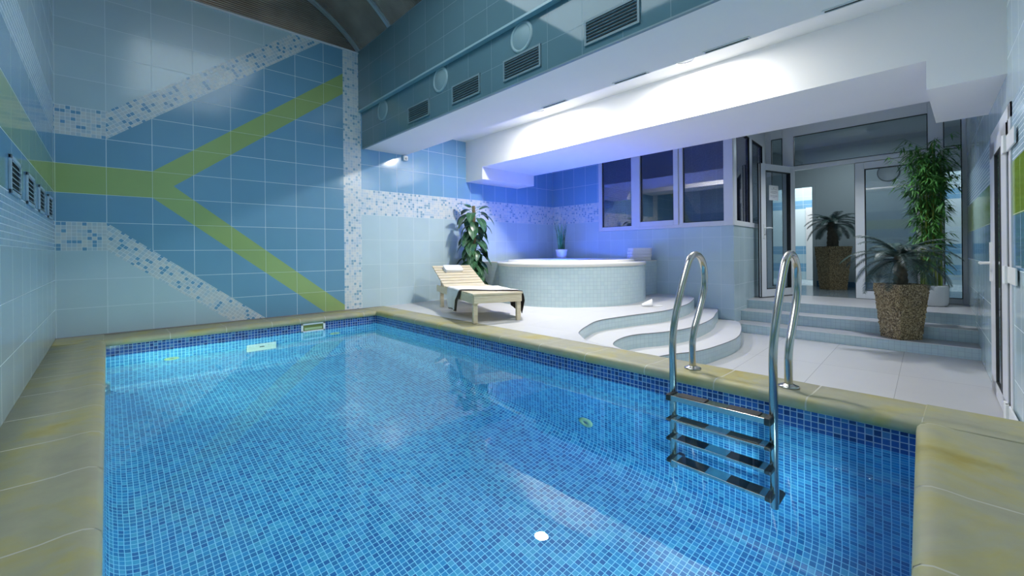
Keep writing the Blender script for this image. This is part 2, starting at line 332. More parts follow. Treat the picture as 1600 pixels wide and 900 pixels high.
# ------------------------------------------------------------------ mesh helpers
class MB:
    def __init__(s): s.v = []; s.f = []; s.m = []; s.uv = []; s.sm = []
    def face(s, pts, mi=0, uv=None, smooth=False):
        i = len(s.v); s.v += [tuple(p) for p in pts]
        s.f.append(tuple(range(i, i + len(pts)))); s.m.append(mi); s.uv.append(uv); s.sm.append(smooth)
    def grid(s, rows, mi=0, closed=False, smooth=True, uvs=None):
        i = len(s.v); n = len(rows[0])
        for r in rows: s.v += [tuple(p) for p in r]
        for a in range(len(rows) - 1):
            for b in range(n if closed else n - 1):
                c = (b + 1) % n
                s.f.append((i + a * n + b, i + a * n + c, i + (a + 1) * n + c, i + (a + 1) * n + b))
                s.m.append(mi); s.sm.append(smooth)
                if uvs:
                    c2 = b + 1
                    s.uv.append([uvs[a][b], uvs[a][c2], uvs[a + 1][c2], uvs[a + 1][b]])
                else: s.uv.append(None)
    def box(s, a, b, mi=0):
        x0, y0, z0 = a; x1, y1, z1 = b
        P = [(x0, y0, z0), (x1, y0, z0), (x1, y1, z0), (x0, y1, z0), (x0, y0, z1), (x1, y0, z1), (x1, y1, z1), (x0, y1, z1)]
        s.hexa(P, mi)
    def hexa(s, P, mi=0):
        i = len(s.v); s.v += [tuple(p) for p in P]
        for q in ((0, 3, 2, 1), (4, 5, 6, 7), (0, 1, 5, 4), (1, 2, 6, 5), (2, 3, 7, 6), (3, 0, 4, 7)):
            s.f.append(tuple(i + k for k in q)); s.m.append(mi); s.uv.append(None); s.sm.append(False)
    def obox(s, c, ax, ay, az, mi=0):
        """box from centre and three half-axis vectors"""
        c, ax, ay, az = map(Vector, (c, ax, ay, az))
        s.hexa([c - ax - ay - az, c + ax - ay - az, c + ax + ay - az, c - ax + ay - az,
                c - ax - ay + az, c + ax - ay + az, c + ax + ay + az, c - ax + ay + az], mi)
    def prism(s, poly, z0, z1, mt=0, ms=0, uvscale=None):
        """vertical prism of a plan polygon; z1 may be a function (x, y)"""
        t = [(x, y, z1(x, y) if callable(z1) else z1) for x, y in poly]
        s.face(t, mt)
        u = 0
        for k in range(len(poly)):
            a, b = poly[k], poly[(k + 1) % len(poly)]
            l = math.dist(a, b); ta, tb = t[k], t[(k + 1) % len(poly)]
            s.face([(a[0], a[1], z0), (b[0], b[1], z0), tb, ta], ms, [(u, z0 - z1 if not callable(z1) else z0 - ta[2]), (u + l, z0 - z1 if not callable(z1) else z0 - tb[2]), (u + l, 0), (u, 0)])
            u += l
    def tube(s, pts, r, n=12, mi=0, caps=True):
        pts = [Vector(p) for p in pts]
        rr = r if isinstance(r, (list, tuple)) else [r] * len(pts)
        T = []
        for i in range(len(pts)):
            a = pts[max(i - 1, 0)]; b = pts[min(i + 1, len(pts) - 1)]; T.append((b - a).normalized())
        ref = Vector((0, 0, 1)) if abs(T[0].z) < 0.9 else Vector((1, 0, 0))
        nrm = (ref - T[0] * ref.dot(T[0])).normalized()
        rows = []
        for p, t, q in zip(pts, T, rr):
            nrm = (nrm - t * nrm.dot(t)).normalized(); bi = t.cross(nrm)
            rows.append([p + (nrm * math.cos(2 * PI * k / n) + bi * math.sin(2 * PI * k / n)) * q for k in range(n)])
        s.grid(rows, mi, closed=True)
        if caps:
            s.face(list(reversed(rows[0])), mi); s.face(rows[-1], mi)
    def lathe(s, prof, c=(0, 0, 0), n=32, mi=0, axis=None, u=None, v=None):
        """profile [(r, h)] about the z axis, or about AXIS with side vectors u, v"""
        c = Vector(c); A = Vector(axis) if axis else Vector((0, 0, 1))
        if not u:
            ref = Vector((1, 0, 0)) if abs(A.x) < 0.9 else Vector((0, 1, 0))
            u = (ref - A * ref.dot(A)).normalized()
        else: u = Vector(u)
        v = A.cross(u)
        rows = [[c + A * h + (u * math.cos(2 * PI * k / n) + v * math.sin(2 * PI * k / n)) * r for k in range(n)] for r, h in prof]
        s.grid(rows, mi, closed=True)
    def build(s, name, mats, parent=None, origin=(0, 0, 0), uvo=(0, 0), loc=None, mw=None, bevel=0):
        me = bpy.data.meshes.new(name)
        me.from_pydata(s.v, [], s.f)
        if not isinstance(mats, (list, tuple)): mats = [mats]
        for m in mats: me.materials.append(m)
        uvl = me.uv_layers.new(name='UVMap')
        for p, mi, uv, sm in zip(me.polygons, s.m, s.uv, s.sm):
            p.material_index = mi; p.use_smooth = sm
            if uv:
                for li, q in zip(p.loop_indices, uv): uvl.data[li].uv = q
            else:
                nx, ny, nz = map(abs, p.normal)
                for li, vi in zip(p.loop_indices, p.vertices):
                    x, y, z = s.v[vi]
                    if nz > 0.7: q = (x - uvo[0], y)
                    elif nx > ny: q = (y, z - uvo[1])
                    else: q = (x - uvo[0], z - uvo[1])
                    uvl.data[li].uv = q
        me.validate()
        o = bpy.data.objects.new(name, me); COL.objects.link(o)
        if parent: o.parent = parent
        if loc: o.location = loc
        if bevel:
            bm = o.modifiers.new('bevel', 'BEVEL'); bm.width = bevel; bm.segments = 2; bm.limit_method = 'ANGLE'
        return o

def thing(name, label, cat, loc=(0, 0, 0), group=None, rz=0):
    o = bpy.data.objects.new(name, None); COL.objects.link(o); o.location = loc; o.rotation_euler = (0, 0, rz)
    o.empty_display_size = 0.05
    o['label'] = label; o['category'] = cat
    if group: o['group'] = group
    return o
def tag(o, label, cat, group=None, kind=None):
    o['label'] = label; o['category'] = cat
    if group: o['group'] = group
    if kind: o['kind'] = kind
    return o
def struct(o): o['kind'] = 'structure'; return o
def sempty(name, loc=(0, 0, 0)):
    o = bpy.data.objects.new(name, None); COL.objects.link(o); o.location = loc; o['kind'] = 'structure'; o.empty_display_size = 0.05
    return o
def copy_tree(o, parent=None):
    c = o.copy(); COL.objects.link(c); c.parent = parent
    for ch in list(o.children): copy_tree(ch, c)
    return c
def catmull(P, n=8, closed=False):
    P = [Vector(p) for p in P]; out = []
    m = len(P)
    for i in range(m - 1):
        a = P[max(i - 1, 0)]; b = P[i]; c = P[i + 1]; d = P[min(i + 2, m - 1)]
        for k in range(n):
            t = k / n
            out.append(0.5 * ((2 * b) + (c - a) * t + (2 * a - 5 * b + 4 * c - d) * t * t + (3 * b - a - 3 * c + d) * t ** 3))
    out.append(P[-1]); return out

# ------------------------------------------------------------------ main dimensions
XL, XP, YP = -0.336, 2.45, 5.10          # left wall, pool right wall, pool far wall
YF, XW = 5.496, 6.24                     # far wall, window wall
ZC = 3.345                               # springing of the vault
XB1, XB2, ZB, ZLEDGE = 2.416, 2.461, 2.106, 2.585
XF = 4.17                                # fascia
ZF = -0.389                              # lower floor
ZP = -0.012                              # corridor floor
ZW = -0.147                              # water level
def near_wall(x): return -0.053 + (x - 6.271) * 0.0512
def near_edge(x): return 0.002 + (x + 0.03) * 0.0575
def deck_z(x, y=0): return 0.01626 * max(x - 2.74, 0)

# ------------------------------------------------------------------ far wall with its pattern
X0, X1, XM, XV = -0.001, 0.328, 2.213, 2.444
s_ = 0.2585 / 0.329
z0 = 0.5135
za, zb_, zc, zd, ze, zf_ = 0.772, 1.0305, 1.289, 1.5475, 1.806, 2.0645
mb = MB()
def wallpoly(pts, mi, rot=0, du=0.0, dv=0.0, org=None):
    uv = []
    for x, z in pts:
        if rot:
            ox, oz = org; a, b = x - ox, z - oz
            c, s = math.cos(rot), math.sin(rot)
            uv.append((a * c + b * s + 20, -a * s + b * c + 20.0048))
        else: uv.append((x - X0 + 0.329 * 10 + du, z - z0 + 0.2585 * 10 + dv))
    mb.face([(x, YF, z) for x, z in pts], mi, uv)
A = math.atan(s_)
wallpoly([(XL, zf_), (X0, zf_), (X0 + (ZC - zf_) / s_, ZC), (XL, ZC)], 0)
wallpoly([(XL, ze), (X0, ze), (X0, zf_), (XL, zf_)], 3)
wallpoly([(X0, ze), (X0 + (ZC - ze) / s_, ZC), (X0 + (ZC - zf_) / s_, ZC), (X0, zf_)], 3, A, org=(X0, ze))
wallpoly([(XL, zd), (X1, zd), (XM, zd + s_ * (XM - X1)), (XM, ZC), (X0 + (ZC - ze) / s_, ZC), (X0, ze), (XL, ze)], 1)
VX = X1 + 0.1645; VZ = (zc + zd) / 2
wallpoly([(XL, zc), (X1, zc), (VX, VZ), (X1, zd), (XL, zd)], 2)
wallpoly([(X1, zd), (VX, VZ), (XM, zc + s_ * (XM - X1)), (XM, zd + s_ * (XM - X1))], 2)
wallpoly([(X1, zc), (X1 + zc / s_, 0), (XM, 0), (XM, zd - s_ * (XM - X1)), (VX, VZ)], 2)
wallpoly([(VX, VZ), (XM, zd - s_ * (XM - X1)), (XM, zc + s_ * (XM - X1))], 1)
wallpoly([(XL, zb_), (X0, zb_), (X0 + zb_ / s_, 0), (X1 + zc / s_, 0), (X1, zc), (XL, zc)], 1)
wallpoly([(XL, za), (X0, za), (X0, zb_), (XL, zb_)], 3)
wallpoly([(X0, za), (X0 + za / s_, 0), (X0 + zb_ / s_, 0), (X0, zb_)], 3, -A, org=(X0, za))
wallpoly([(XL, 0), (X0 + za / s_, 0), (X0, za), (XL, za)], 0)
wallpoly([(XM, 0), (XV, 0), (XV, ZC), (XM, ZC)], 4)
wallpoly([(XL, -0.5), (XV, -0.5), (XV, 0), (XL, 0)], 0)
# right part, tall format tiles
zb0, zb1 = 1.236, 1.567
def wp2(pts, mi): mb.face([(x, YF, z) for x, z in pts], mi, [(x - XV + 2.585 + (0 if mi < 7 else 0), z - zb0 + 3.31) for x, z in pts])
wp2([(XV, -0.5), (XW, -0.5), (XW, zb0), (XV, zb0)], 5)
mb.face([(XV, YF, zb0), (XW, YF, zb0), (XW, YF, zb1), (XV, YF, zb1)], 4, [(0, 0), (XW - XV, 0), (XW - XV, 0.331), (0, 0.331)])
wp2([(XV, zb1), (XW, zb1), (XW, 2.76), (XV, 2.76)], 6)
struct(mb.build('wall_far', [M_L, M_B, M_G, M_M, M_M2, M_LP, M_BP]))

# ------------------------------------------------------------------ left wall
mb = MB()
YN = near_wall(XL) - 0.02
def lw(z1, z2, mi, dv=0.0):
    mb.face([(XL, YN, z1), (XL, YF, z1), (XL, YF, z2), (XL, YN, z2)], mi,
            [(YN - YF + 6.58, z1 - z0 + 2.585), (6.58, z1 - z0 + 2.585), (6.58, z2 - z0 + 2.585), (YN - YF + 6.58, z2 - z0 + 2.585)])
lw(-0.5, za, 0); lw(za, zb_, 3); lw(zb_, zc, 1); lw(zc, zd, 2); lw(zd, ze, 1); lw(ze, zf_, 4); lw(zf_, ZC, 0)
struct(mb.build('wall_left', [M_L, M_B, M_G, M_STRIP, M_STRIP]))

# ------------------------------------------------------------------ near wall (slightly skewed)
mb = MB()
XE = 8.05
def nw(xa, xb, z1, z2, mi, th=0.331, o=0.585):
    mb.face([(xa, near_wall(xa), z1), (xb, near_wall(xb), z1), (xb, near_wall(xb), z2), (xa, near_wall(xa), z2)], mi,
            [(xa + 10, z1 - o + 3.31), (xb + 10, z1 - o + 3.31), (xb + 10, z2 - o + 3.31), (xa + 10, z2 - o + 3.31)])
for xa, xb in ((XL, 4.0), (4.0, XE)):
    nw(xa, xb, -0.5, 0.585, 0); nw(xa, xb, 0.585, 0.91, 1); nw(xa, xb, 0.91, 1.235, 2)
    nw(xa, xb, 1.235, 1.60, 3); nw(xa, xb, 1.60, ZC, 0)
M_BP2 = tile_mat('grey_blue_tall_tile', 0.2585, 0.331, 0.0045, one((0.12, 0.27, 0.42)), (0.66, 0.76, 0.82), 0.08)
M_GP = tile_mat('green_tall_tile', 0.2585, 0.331, 0.004, one((0.27, 0.40, 0.05)), (0.5, 0.6, 0.45), 0.08)
struct(mb.build('wall_near', [M_LP, M_BP2, M_GP, M_STRIP]))

# ------------------------------------------------------------------ window wall and recess side wall
Yc = 2.225                                # free corner of the window wall
mb = MB()
def ww(y1, y2, z1, z2, mi):
    mb.face([(XW, y2, z1), (XW, y1, z1), (XW, y1, z2), (XW, y2, z2)], mi,
            [(YF - y2, z1 - zb0 + 3.31), (YF - y1, z1 - zb0 + 3.31), (YF - y1, z2 - zb0 + 3.31), (YF - y2, z2 - zb0 + 3.31)])
ww(Yc, YF, -0.5, 1.06, 0); ww(4.42, YF, 1.06, zb0, 0)
mb.face([(XW, YF, zb0), (XW, 4.42, zb0), (XW, 4.42, zb1), (XW, YF, zb1)], 1, [(0, 0), (YF - 4.42, 0), (YF - 4.42, 0.331), (0, 0.331)])
ww(4.42, YF, zb1, 2.75, 2)
ww(Yc, 4.42, 2.42, 2.75, 2)
struct(mb.build('wall_window', [M_LP, M_M2, M_BP]))
def side_y(x): return Yc + (x - XW) * 0.0746
mb = MB()
mb.face([(XW, Yc, -0.5), (XE, side_y(XE), -0.5), (XE, side_y(XE), 1.06), (XW, Yc, 1.06)], 0)
mb.face([(XW, Yc, 2.45), (XE, side_y(XE), 2.45), (XE, side_y(XE), 2.75), (XW, Yc, 2.75)], 1)
struct(mb.build('wall_recess', [M_LP, M_FRAMEG], uvo=(XW, 0.24)))

# ------------------------------------------------------------------ vault
xc, zc0, R = 1.04, 2.133, 1.846
a0 = math.acos((XB1 - xc) / R); a1 = PI - a0
def arc(t): a = a0 + (a1 - a0) * t; return xc + R * math.cos(a), zc0 + R * math.sin(a)
mb = MB()
NA = 32
rows = []; uvs = []
for y in (YN, YF):
    rows.append([(arc(k / NA)[0], y, arc(k / NA)[1]) for k in range(NA + 1)])
    uvs.append([(k / NA * 3.3, y) for k in range(NA + 1)])
# flutes run across the vault, so v follows the hall's length
mb.grid(rows, 0, uvs=uvs)
for y in (YF - 0.001, YN):
    n = NA
    pts = [(arc(k / n)[0], y, arc(k / n)[1]) for k in range(n + 1)]
    mb.face(pts, 0, [(p[0], p[2]) for p in pts])
struct(mb.build('ceiling', [M_VAULT]))
ribY = [5.455, 4.617, 3.78, 2.94, 2.10, 1.26, 0.42]
for i, y in enumerate(ribY):
    mb = MB()
    for dy, wd, dp in ((0, 0.022, 0.030), (-0.030, 0.007, 0.018), (0.030, 0.007, 0.018)):
        rr = []
        for k in range(NA + 1):
            a = a0 + (a1 - a0) * k / NA
            c, s = math.cos(a), math.sin(a)
            o = [(xc + R * c, y + dy - wd, zc0 + R * s), (xc + R * c, y + dy + wd, zc0 + R * s),
                 (xc + (R - dp) * c, y + dy + wd, zc0 + (R - dp) * s), (xc + (R - dp) * c, y + dy - wd, zc0 + (R - dp) * s)]
            rr.append(o)
        mb.grid(rr, 0, closed=True, smooth=False)
    struct(mb.build('trim_%d' % (i + 1), M_ALU))
mb = MB(); mb.box((XL, YF - 0.02, ZC - 0.012), (XB1, YF + 0.01, ZC + 0.006)); mb.box((XL - 0.01, YN, ZC - 0.012), (XL + 0.02, YF, ZC + 0.006))
struct(mb.build('trim_8', M_FRAME))

# ------------------------------------------------------------------ beam over the pool edge, bulkhead over the deck
mb = MB()
prof = [(XB2, ZB), (3.09, ZB), (3.09, 2.475), (XF + 0.02, 2.475), (XF + 0.02, 2.9), (XB1, 3.45), (XB1, ZLEDGE), (XB2, ZLEDGE)]
mt = [1, 1, 1, 1, 1, 0, 1, 0]
for k in range(len(prof)):
    a, b = prof[k], prof[(k + 1) % len(prof)]
    ya, yb = near_wall(a[0]) - 0.01, near_wall(b[0]) - 0.01
    pts = [(a[0], ya, a[1]), (a[0], YF, a[1]), (b[0], YF, b[1]), (b[0], yb, b[1])]
    if mt[k] == 0:
        mb.face(pts, 0, [(p[1] - YF + 6.58, p[2] - z0 + 2.585) for p in pts])
    else: mb.face(pts, 1)
struct(mb.build('wall_beam', [tile_mat('shaded_beam_tile', 0.329, 0.2585, 0.003, one((0.115, 0.215, 0.26)), (0.22, 0.33, 0.38), 0.06), M_WHITE]))  # light blue tile with the beam's shade darkened into its colour
mb = MB(); mb.box((XB1 - 0.006, YN, ZLEDGE - 0.008), (XB2 + 0.002, YF, ZLEDGE + 0.004)); mb.box((XB1 - 0.003, YN, ZLEDGE + 0.004), (XB1 + 0.02, YF, ZLEDGE + 0.014))
struct(mb.build('trim_9', plain('ledge_trim', (0.30, 0.46, 0.52), 0.3)))
mb = MB(); mb.box((XB2 - 0.004, near_wall(XB2), ZB - 0.006), (XB2 + 0.02, YF, ZB + 0.004))
struct(mb.build('trim_10', M_GREYT))
XS = 5.34
mb = MB()
mb.hexa([(XF, near_wall(XF), 2.024), (XS, near_wall(XS), 2.024), (XS, YF, 2.024), (XF, YF, 2.024),
         (XF, near_wall(XF), 2.80), (XS, near_wall(XS), 2.80), (XS, YF, 2.80), (XF, YF, 2.80)])
mb.box((XF, 5.09, 1.838), (5.30, YF, 2.024))
mb.hexa([(XF, near_wall(XF), 1.822), (XS, near_wall(XS), 1.822), (XS, 0.21, 1.822), (XF, 0.21, 1.822),
         (XF, near_wall(XF), 2.024), (XS, near_wall(XS), 2.024), (XS, 0.21, 2.024), (XF, 0.21, 2.024)])
struct(mb.build('ceiling_bulkhead', M_WHITE))
mb = MB()
mb.face([(XS - 0.02, -0.2, 2.75), (XE + 0.1, -0.2, 2.75), (XE + 0.1, YF, 2.75), (XS - 0.02, YF, 2.75)])
struct(mb.build('ceiling_recess', M_WHITE))

# ------------------------------------------------------------------ pool shell
mb = MB()
def ring(d, z):
    xa, xb, yb = -0.02 + d, XP - d, YP - d
    return [(xa, near_edge(xa) + d, z), (xb, near_edge(xb) + d, z), (xb, yb, z), (xa, yb, z)]
ZFL, RC = -1.38, 0.17
prof = [(0, -0.045), (0, -0.16), (0, ZFL + RC)]
for k in range(1, 9):
    a = k / 8 * PI / 2
    prof.append((RC * (1 - math.cos(a)), ZFL + RC - RC * math.sin(a)))
arcl = [0.0]
for p, q in zip(prof, prof[1:]): arcl.append(arcl[-1] + math.dist(p, q))
for k in range(len(prof) - 1):
    r0, r1 = ring(*prof[k]), ring(*prof[k + 1])
    for e in range(4):
        a, b, c, d = r0[e], r0[(e + 1) % 4], r1[(e + 1) % 4], r1[e]
        ax = 0 if e in (0, 2) else 1
        oo = 0.0144
        uv = [(a[ax] + oo, -arcl[k] + 2.88), (b[ax] + oo, -arcl[k] + 2.88), (c[ax] + oo, -arcl[k + 1] + 2.88), (d[ax] + oo, -arcl[k + 1] + 2.88)]
        mb.face([a, b, c, d], 1 if k == 0 else 0, uv, smooth=k > 2)
mb.face(ring(*prof[-1]), 0, [(p[0] + 0.0144, p[1] + 0.0144) for p in ring(*prof[-1])])
struct(mb.build('pool_basin', [M_POOL, M_BAND]))
mb = MB()
q = ring(-0.005, ZW); mb.face([q[0], q[1], q[2], q[3]])
ow = mb.build('pool_water', M_WATER)
tag(ow, 'clear blue still water filling the tiled swimming pool', 'water', kind='stuff')

# ------------------------------------------------------------------ coping stones
def coping_run(name, joints, inner, outer, axis, lip):
    """stones between consecutive JOINTS along AXIS; inner(t), outer(t) give the pool edge and the back edge"""
    mb = MB()
    pr = [(0.0, -0.055), (-0.010, -0.050), (-0.016, -0.034), (-0.013, -0.014), (0.0, -0.001), (0.022, 0.006), (0.055, 0.006), (0.10, 0.001), (0.5, 0.0), (1.0, 0.0)]
    for j in range(len(joints) - 1):
        a, b = joints[j] + 0.0035, joints[j + 1] - 0.0035
        n = max(2, int((b - a) / 0.08))
        rows = []
        for i in range(n + 1):
            t = a + (b - a) * i / n
            e = 0.0015 if i in (0, n) else 0
            fi, fo = inner(t), outer(t)
            row = []
            for k, (d, z) in enumerate(pr):
                q = fi + d * (1 if fo > fi else -1) if k < 8 else fi + (fo - fi) * d
                row.append((q, t, z - e) if axis == 'y' else (t, q, z - e))
            rows.append(row + [(row[-1][0], row[-1][1], -0.06)])
        mb.grid(rows, 0)
    # grout bed
    t0, t1 = joints[0], joints[-1]
    rows = []
    for t in (t0, t1):
        fi, fo = inner(t), outer(t); row = []
        for k, (d, z) in enumerate(pr):
            q = fi + (d + (0.0015 if k < 5 else 0)) * (1 if fo > fi else -1) if k < 8 else fi + (fo - fi) * d
            row.append((q, t, z - 0.0015) if axis == 'y' else (t, q, z - 0.0015))
        rows.append(row)
    mb.grid(rows, 1)
    return struct(mb.build(name, [M_STONE, M_GROUT]))
coping_run('trim_11', [-0.42, 0.30, 0.72, 1.16, 1.60, 2.06, 2.47, 2.90, 3.36, 3.80, 4.25, 4.68, YP], lambda t: -0.03, lambda t: XL, 'y', 0)
coping_run('trim_12', [near_edge(XP) + 0.0, 0.55, 0.98, 1.40, 1.86, 2.30, 2.76, 3.2, 3.7, 4.15, 4.62, YP], lambda t: 2.445, lambda t: 2.745, 'y', 0)
coping_run('trim_13', [-0.03, 0.42, 0.86, 1.27, 1.55, 1.82, 2.28, 2.445], lambda t: YP - 0.008, lambda t: YF, 'x', 0)
coping_run('trim_14', [-0.03, 0.45, 0.9, 1.35, 1.80, 2.445], lambda t: near_edge(t) + 0.004, lambda t: near_wall(t), 'x', 0)
def slab(name, P):
    mb = MB(); mb.hexa([(x, y, -0.055) for x, y in P] + [(x, y, 0.003) for x, y in P]); struct(mb.build(name, M_STONE, bevel=0.006))
slab('trim_18', [(2.441, near_wall(2.44)), (2.745, near_wall(2.745)), (2.745, 0.150), (2.441, 0.150)])
slab('trim_19', [(2.441, YP - 0.012), (2.745, YP - 0.012), (2.745, YF), (2.441, YF)])
slab('trim_20', [(XL, YP - 0.012), (-0.026, YP - 0.012), (-0.026, YF), (XL, YF)])
mb = MB()
mb.hexa([(XL, YF - 0.045, -0.05), (XV + 0.25, YF - 0.045, -0.05), (XV + 0.25, YF, -0.05), (XL, YF, -0.05),
         (XL, YF - 0.045, 0.004), (XV + 0.25, YF - 0.045, 0.004), (XV + 0.25, YF, 0.004), (XL, YF, 0.004)])
struct(mb.build('baseboard_far', plain('brown_grey_stone', (0.24, 0.22, 0.21), 0.6, noise=0.15, nscale=5)))
mb = MB(); mb.box((2.735, near_wall(2.74), -0.6), (2.747, 2.4, -0.004))
struct(mb.build('trim_15', M_RISE))

# ------------------------------------------------------------------ deck, curved steps, lower floor, stairs
S1 = [(6.25, 2.86), (6.05, 2.70), (5.80, 2.60), (5.31, 2.469), (4.70, 2.428), (4.10, 2.556), (3.67, 2.619), (3.33, 2.522), (3.06, 2.401), (2.93, 2.276), (2.82, 2.12), (2.765, 1.90), (2.748, 1.66)]
S2 = [(6.25, 2.46), (6.05, 2.37), (5.73, 2.276), (5.35, 2.16), (4.935, 2.087), (4.498, 2.065), (4.126, 2.133), (3.784, 2.270), (3.499, 2.268), (3.238, 2.165), (3.115, 1.96), (3.03, 1.76), (2.9, 1.6), (2.748, 1.48)]
S3 = [(6.22, 2.21), (6.05, 2.09), (5.521, 1.896), (5.0, 1.77), (4.467, 1.764), (4.113, 1.803), (3.822, 1.915), (3.6, 1.96), (3.4, 1.88), (3.2, 1.70), (3.0, 1.45), (2.748, 1.25)]
M_NOSE = plain('grey_nosing', (0.16, 0.17, 0.18), 0.5)
def curved_level(name, curve, back, z, zb, m_top):
    c = [(p.x, p.y) for p in catmull([(x, y, 0) for x, y in curve], 8)]
    mb = MB()
    zf = z if callable(z) else (lambda x, y: z)
    top = [(x, y, zf(x, y)) for x, y in c] + [(x, y, zf(x, y)) for x, y in back]
    mb.face(top[::-1], 0, [(p[0], p[1]) for p in top[::-1]])
    u = 0
    for k in range(len(c) - 1):
        l = math.dist(c[k], c[k + 1])
        za_, zb2 = zf(*c[k]), zf(*c[k + 1])
        mb.face([(*c[k], zb), (*c[k + 1], zb), (*c[k + 1], zb2 - 0.006), (*c[k], za_ - 0.006)], 1, [(u, zb - za_ + 0.48), (u + l, zb - zb2 + 0.48), (u + l, 0.48), (u, 0.48)], smooth=False)
        u += l
    # thin nosing along the edge
    nose = [Vector((x, y, zf(x, y) - 0.004)) for x, y in c]
    mb.tube(nose, 0.0045, 6, 2, caps=False)
    return struct(mb.build(name, [m_top, M_RISE, M_NOSE]))
curved_level('floor_deck', S1, [(2.745, 1.66), (2.745, YF), (XW, YF), (XW, 2.86)], lambda x, y: deck_z(x), -0.10, M_DECK)
curved_level('floor_upper_step', S2, [(2.745, 2.6), (XW, 3.2)], -0.100, -0.245, M_DECK)
curved_level('floor_lower_step', S3, [(2.745, 2.4), (XW, 2.9)], -0.240, ZF, M_DECK)
mb = MB()
fl = [(2.745, near_wall(2.745) - 0.02), (6.4, near_wall(6.4) - 0.02), (6.4, 2.6), (2.745, 2.6)]
g = math.radians(2.93)
def fuv(x, y):
    dx, dy = x - 4.173, y - 0.40
    a, b = dx * math.cos(g) + dy * math.sin(g), -dx * math.sin(g) + dy * math.cos(g)
    return (a + 1.13 * 4 + 0.25, b + 5.6)
mb.face([(x, y, ZF) for x, y in fl], 0, [fuv(x, y) for x, y in fl])
struct(mb.build('floor', [M_FLOOR]))
mb = MB()
M_STT = plain('stair_tread_stone', (0.40, 0.40, 0.42), 0.4, noise=0.04)
M_EDGE = plain('pale_step_edge', (0.72, 0.74, 0.76), 0.3)
ST = [(6.23, -0.272), (6.56, -0.138), (6.88, ZP)]
prevz = ZF
for k, (x, z) in enumerate(ST):
    xn = ST[k + 1][0] if k < 2 else 12.6
    ya, yb = near_wall(x) - 0.02, side_y(x) + 0.05
    if k == 0: yb = 2.19
    mb.face([(x, ya, prevz - 0.01), (x, yb, prevz - 0.01), (x, yb, z - 0.005), (x, ya, z - 0.005)][::-1], 1,
            [(p, q) for p, q in ((ya + 1, prevz - 0.01 - z + 0.48), (yb + 1, prevz - 0.01 - z + 0.48), (yb + 1, 0.475), (ya + 1, 0.475))][::-1])
    if k < 2:
        mb.face([(x - 0.006, ya, z), (xn, ya, z), (xn, yb + 0.1, z), (x - 0.006, yb + 0.1, z)], 0)
    else:
        mb.face([(x - 0.006, ya, z), (XE + 0.03, ya, z), (XE + 0.03, yb + 0.1, z), (x - 0.006, yb + 0.1, z)], 0)
    mb.box((x - 0.008, ya, z - 0.006), (x + 0.004, yb, z + 0.001), 2)
    prevz = z
struct(mb.build('floor_stairs', [M_STT, M_RISE, M_EDGE]))

# ------------------------------------------------------------------ hot tub and its tiled surround
TC, TR = (5.02, 4.09), 1.067
mb = MB()
zs = 0.575
sp = [(4.30, YF), (XW, YF), (XW, 3.36), (5.795, 3.36), (5.2, 3.6), (4.5, 4.2), (4.30, 4.88)]
mb.box((5.20, 3.36, 0.0), (XW, 3.44, zs - 0.012), 1); mb.box((4.30, 4.2, -0.0), (4.38, YF, zs - 0.012), 1)
mb.box((4.30, 4.88, zs - 0.012), (XW, YF, zs), 0); mb.box((5.70, 3.355, zs - 0.012), (XW, 4.88, zs), 0)
struct(mb.build('trim_16', [M_RIM, M_RISE]))
tub = thing('hot_tub', 'round hot tub with pale mosaic side and white rim', 'hot tub', (TC[0], TC[1], 0.02))
mb = MB()
n = 96
rows = [[(TR * math.cos(2 * PI * k / n), TR * math.sin(2 * PI * k / n), z) for k in range(n + 1)] for z in (-0.015, 0.513)]
uvs = [[(2 * PI * TR * k / n, z) for k in range(n + 1)] for z in (0.0, 0.528)]
mb.grid(rows, 0, uvs=uvs)
mb.build('shell', M_RISE, tub)
mb = MB()
mb.lathe([(TR - 0.01, 0.505), (TR + 0.012, 0.508), (TR + 0.014, 0.545), (TR + 0.006, 0.556), (0.93, 0.556), (0.925, 0.575), (0.915, 0.587), (0.88, 0.590), (0.85, 0.583), (0.83, 0.555), (0.80, 0.40), (0.75, 0.1), (0.6, 0.02), (0.01, 0.0)], n=96)
mb.build('rim', M_RIM, tub)
mb = MB(); mb.lathe([(0.001, 0.52), (0.4, 0.52), (0.825, 0.52)], n=64)
tw_ = mb.build('tub_water', M_TUBW, None, loc=(TC[0], TC[1], 0.02)); tag(tw_, 'blue lit water surface inside the round hot tub', 'water', kind='stuff')
# LED fittings in the tub
led = emit_mat('blue_led', (0.05, 0.12, 1.0), 25)
mb = MB(); mb.lathe([(0.812, 0.530), (0.800, 0.536), (0.800, 0.548), (0.814, 0.552)], n=64)
mb.build('light_ring', led, tub)['label'] = 'blue glowing light ring'

# ------------------------------------------------------------------ windows and doors
def bar_y(mb, x0, x1, y1, y2, z1, z2, mi=0): mb.box((x0, min(y1, y2), z1), (x1, max(y1, y2), z2), mi)
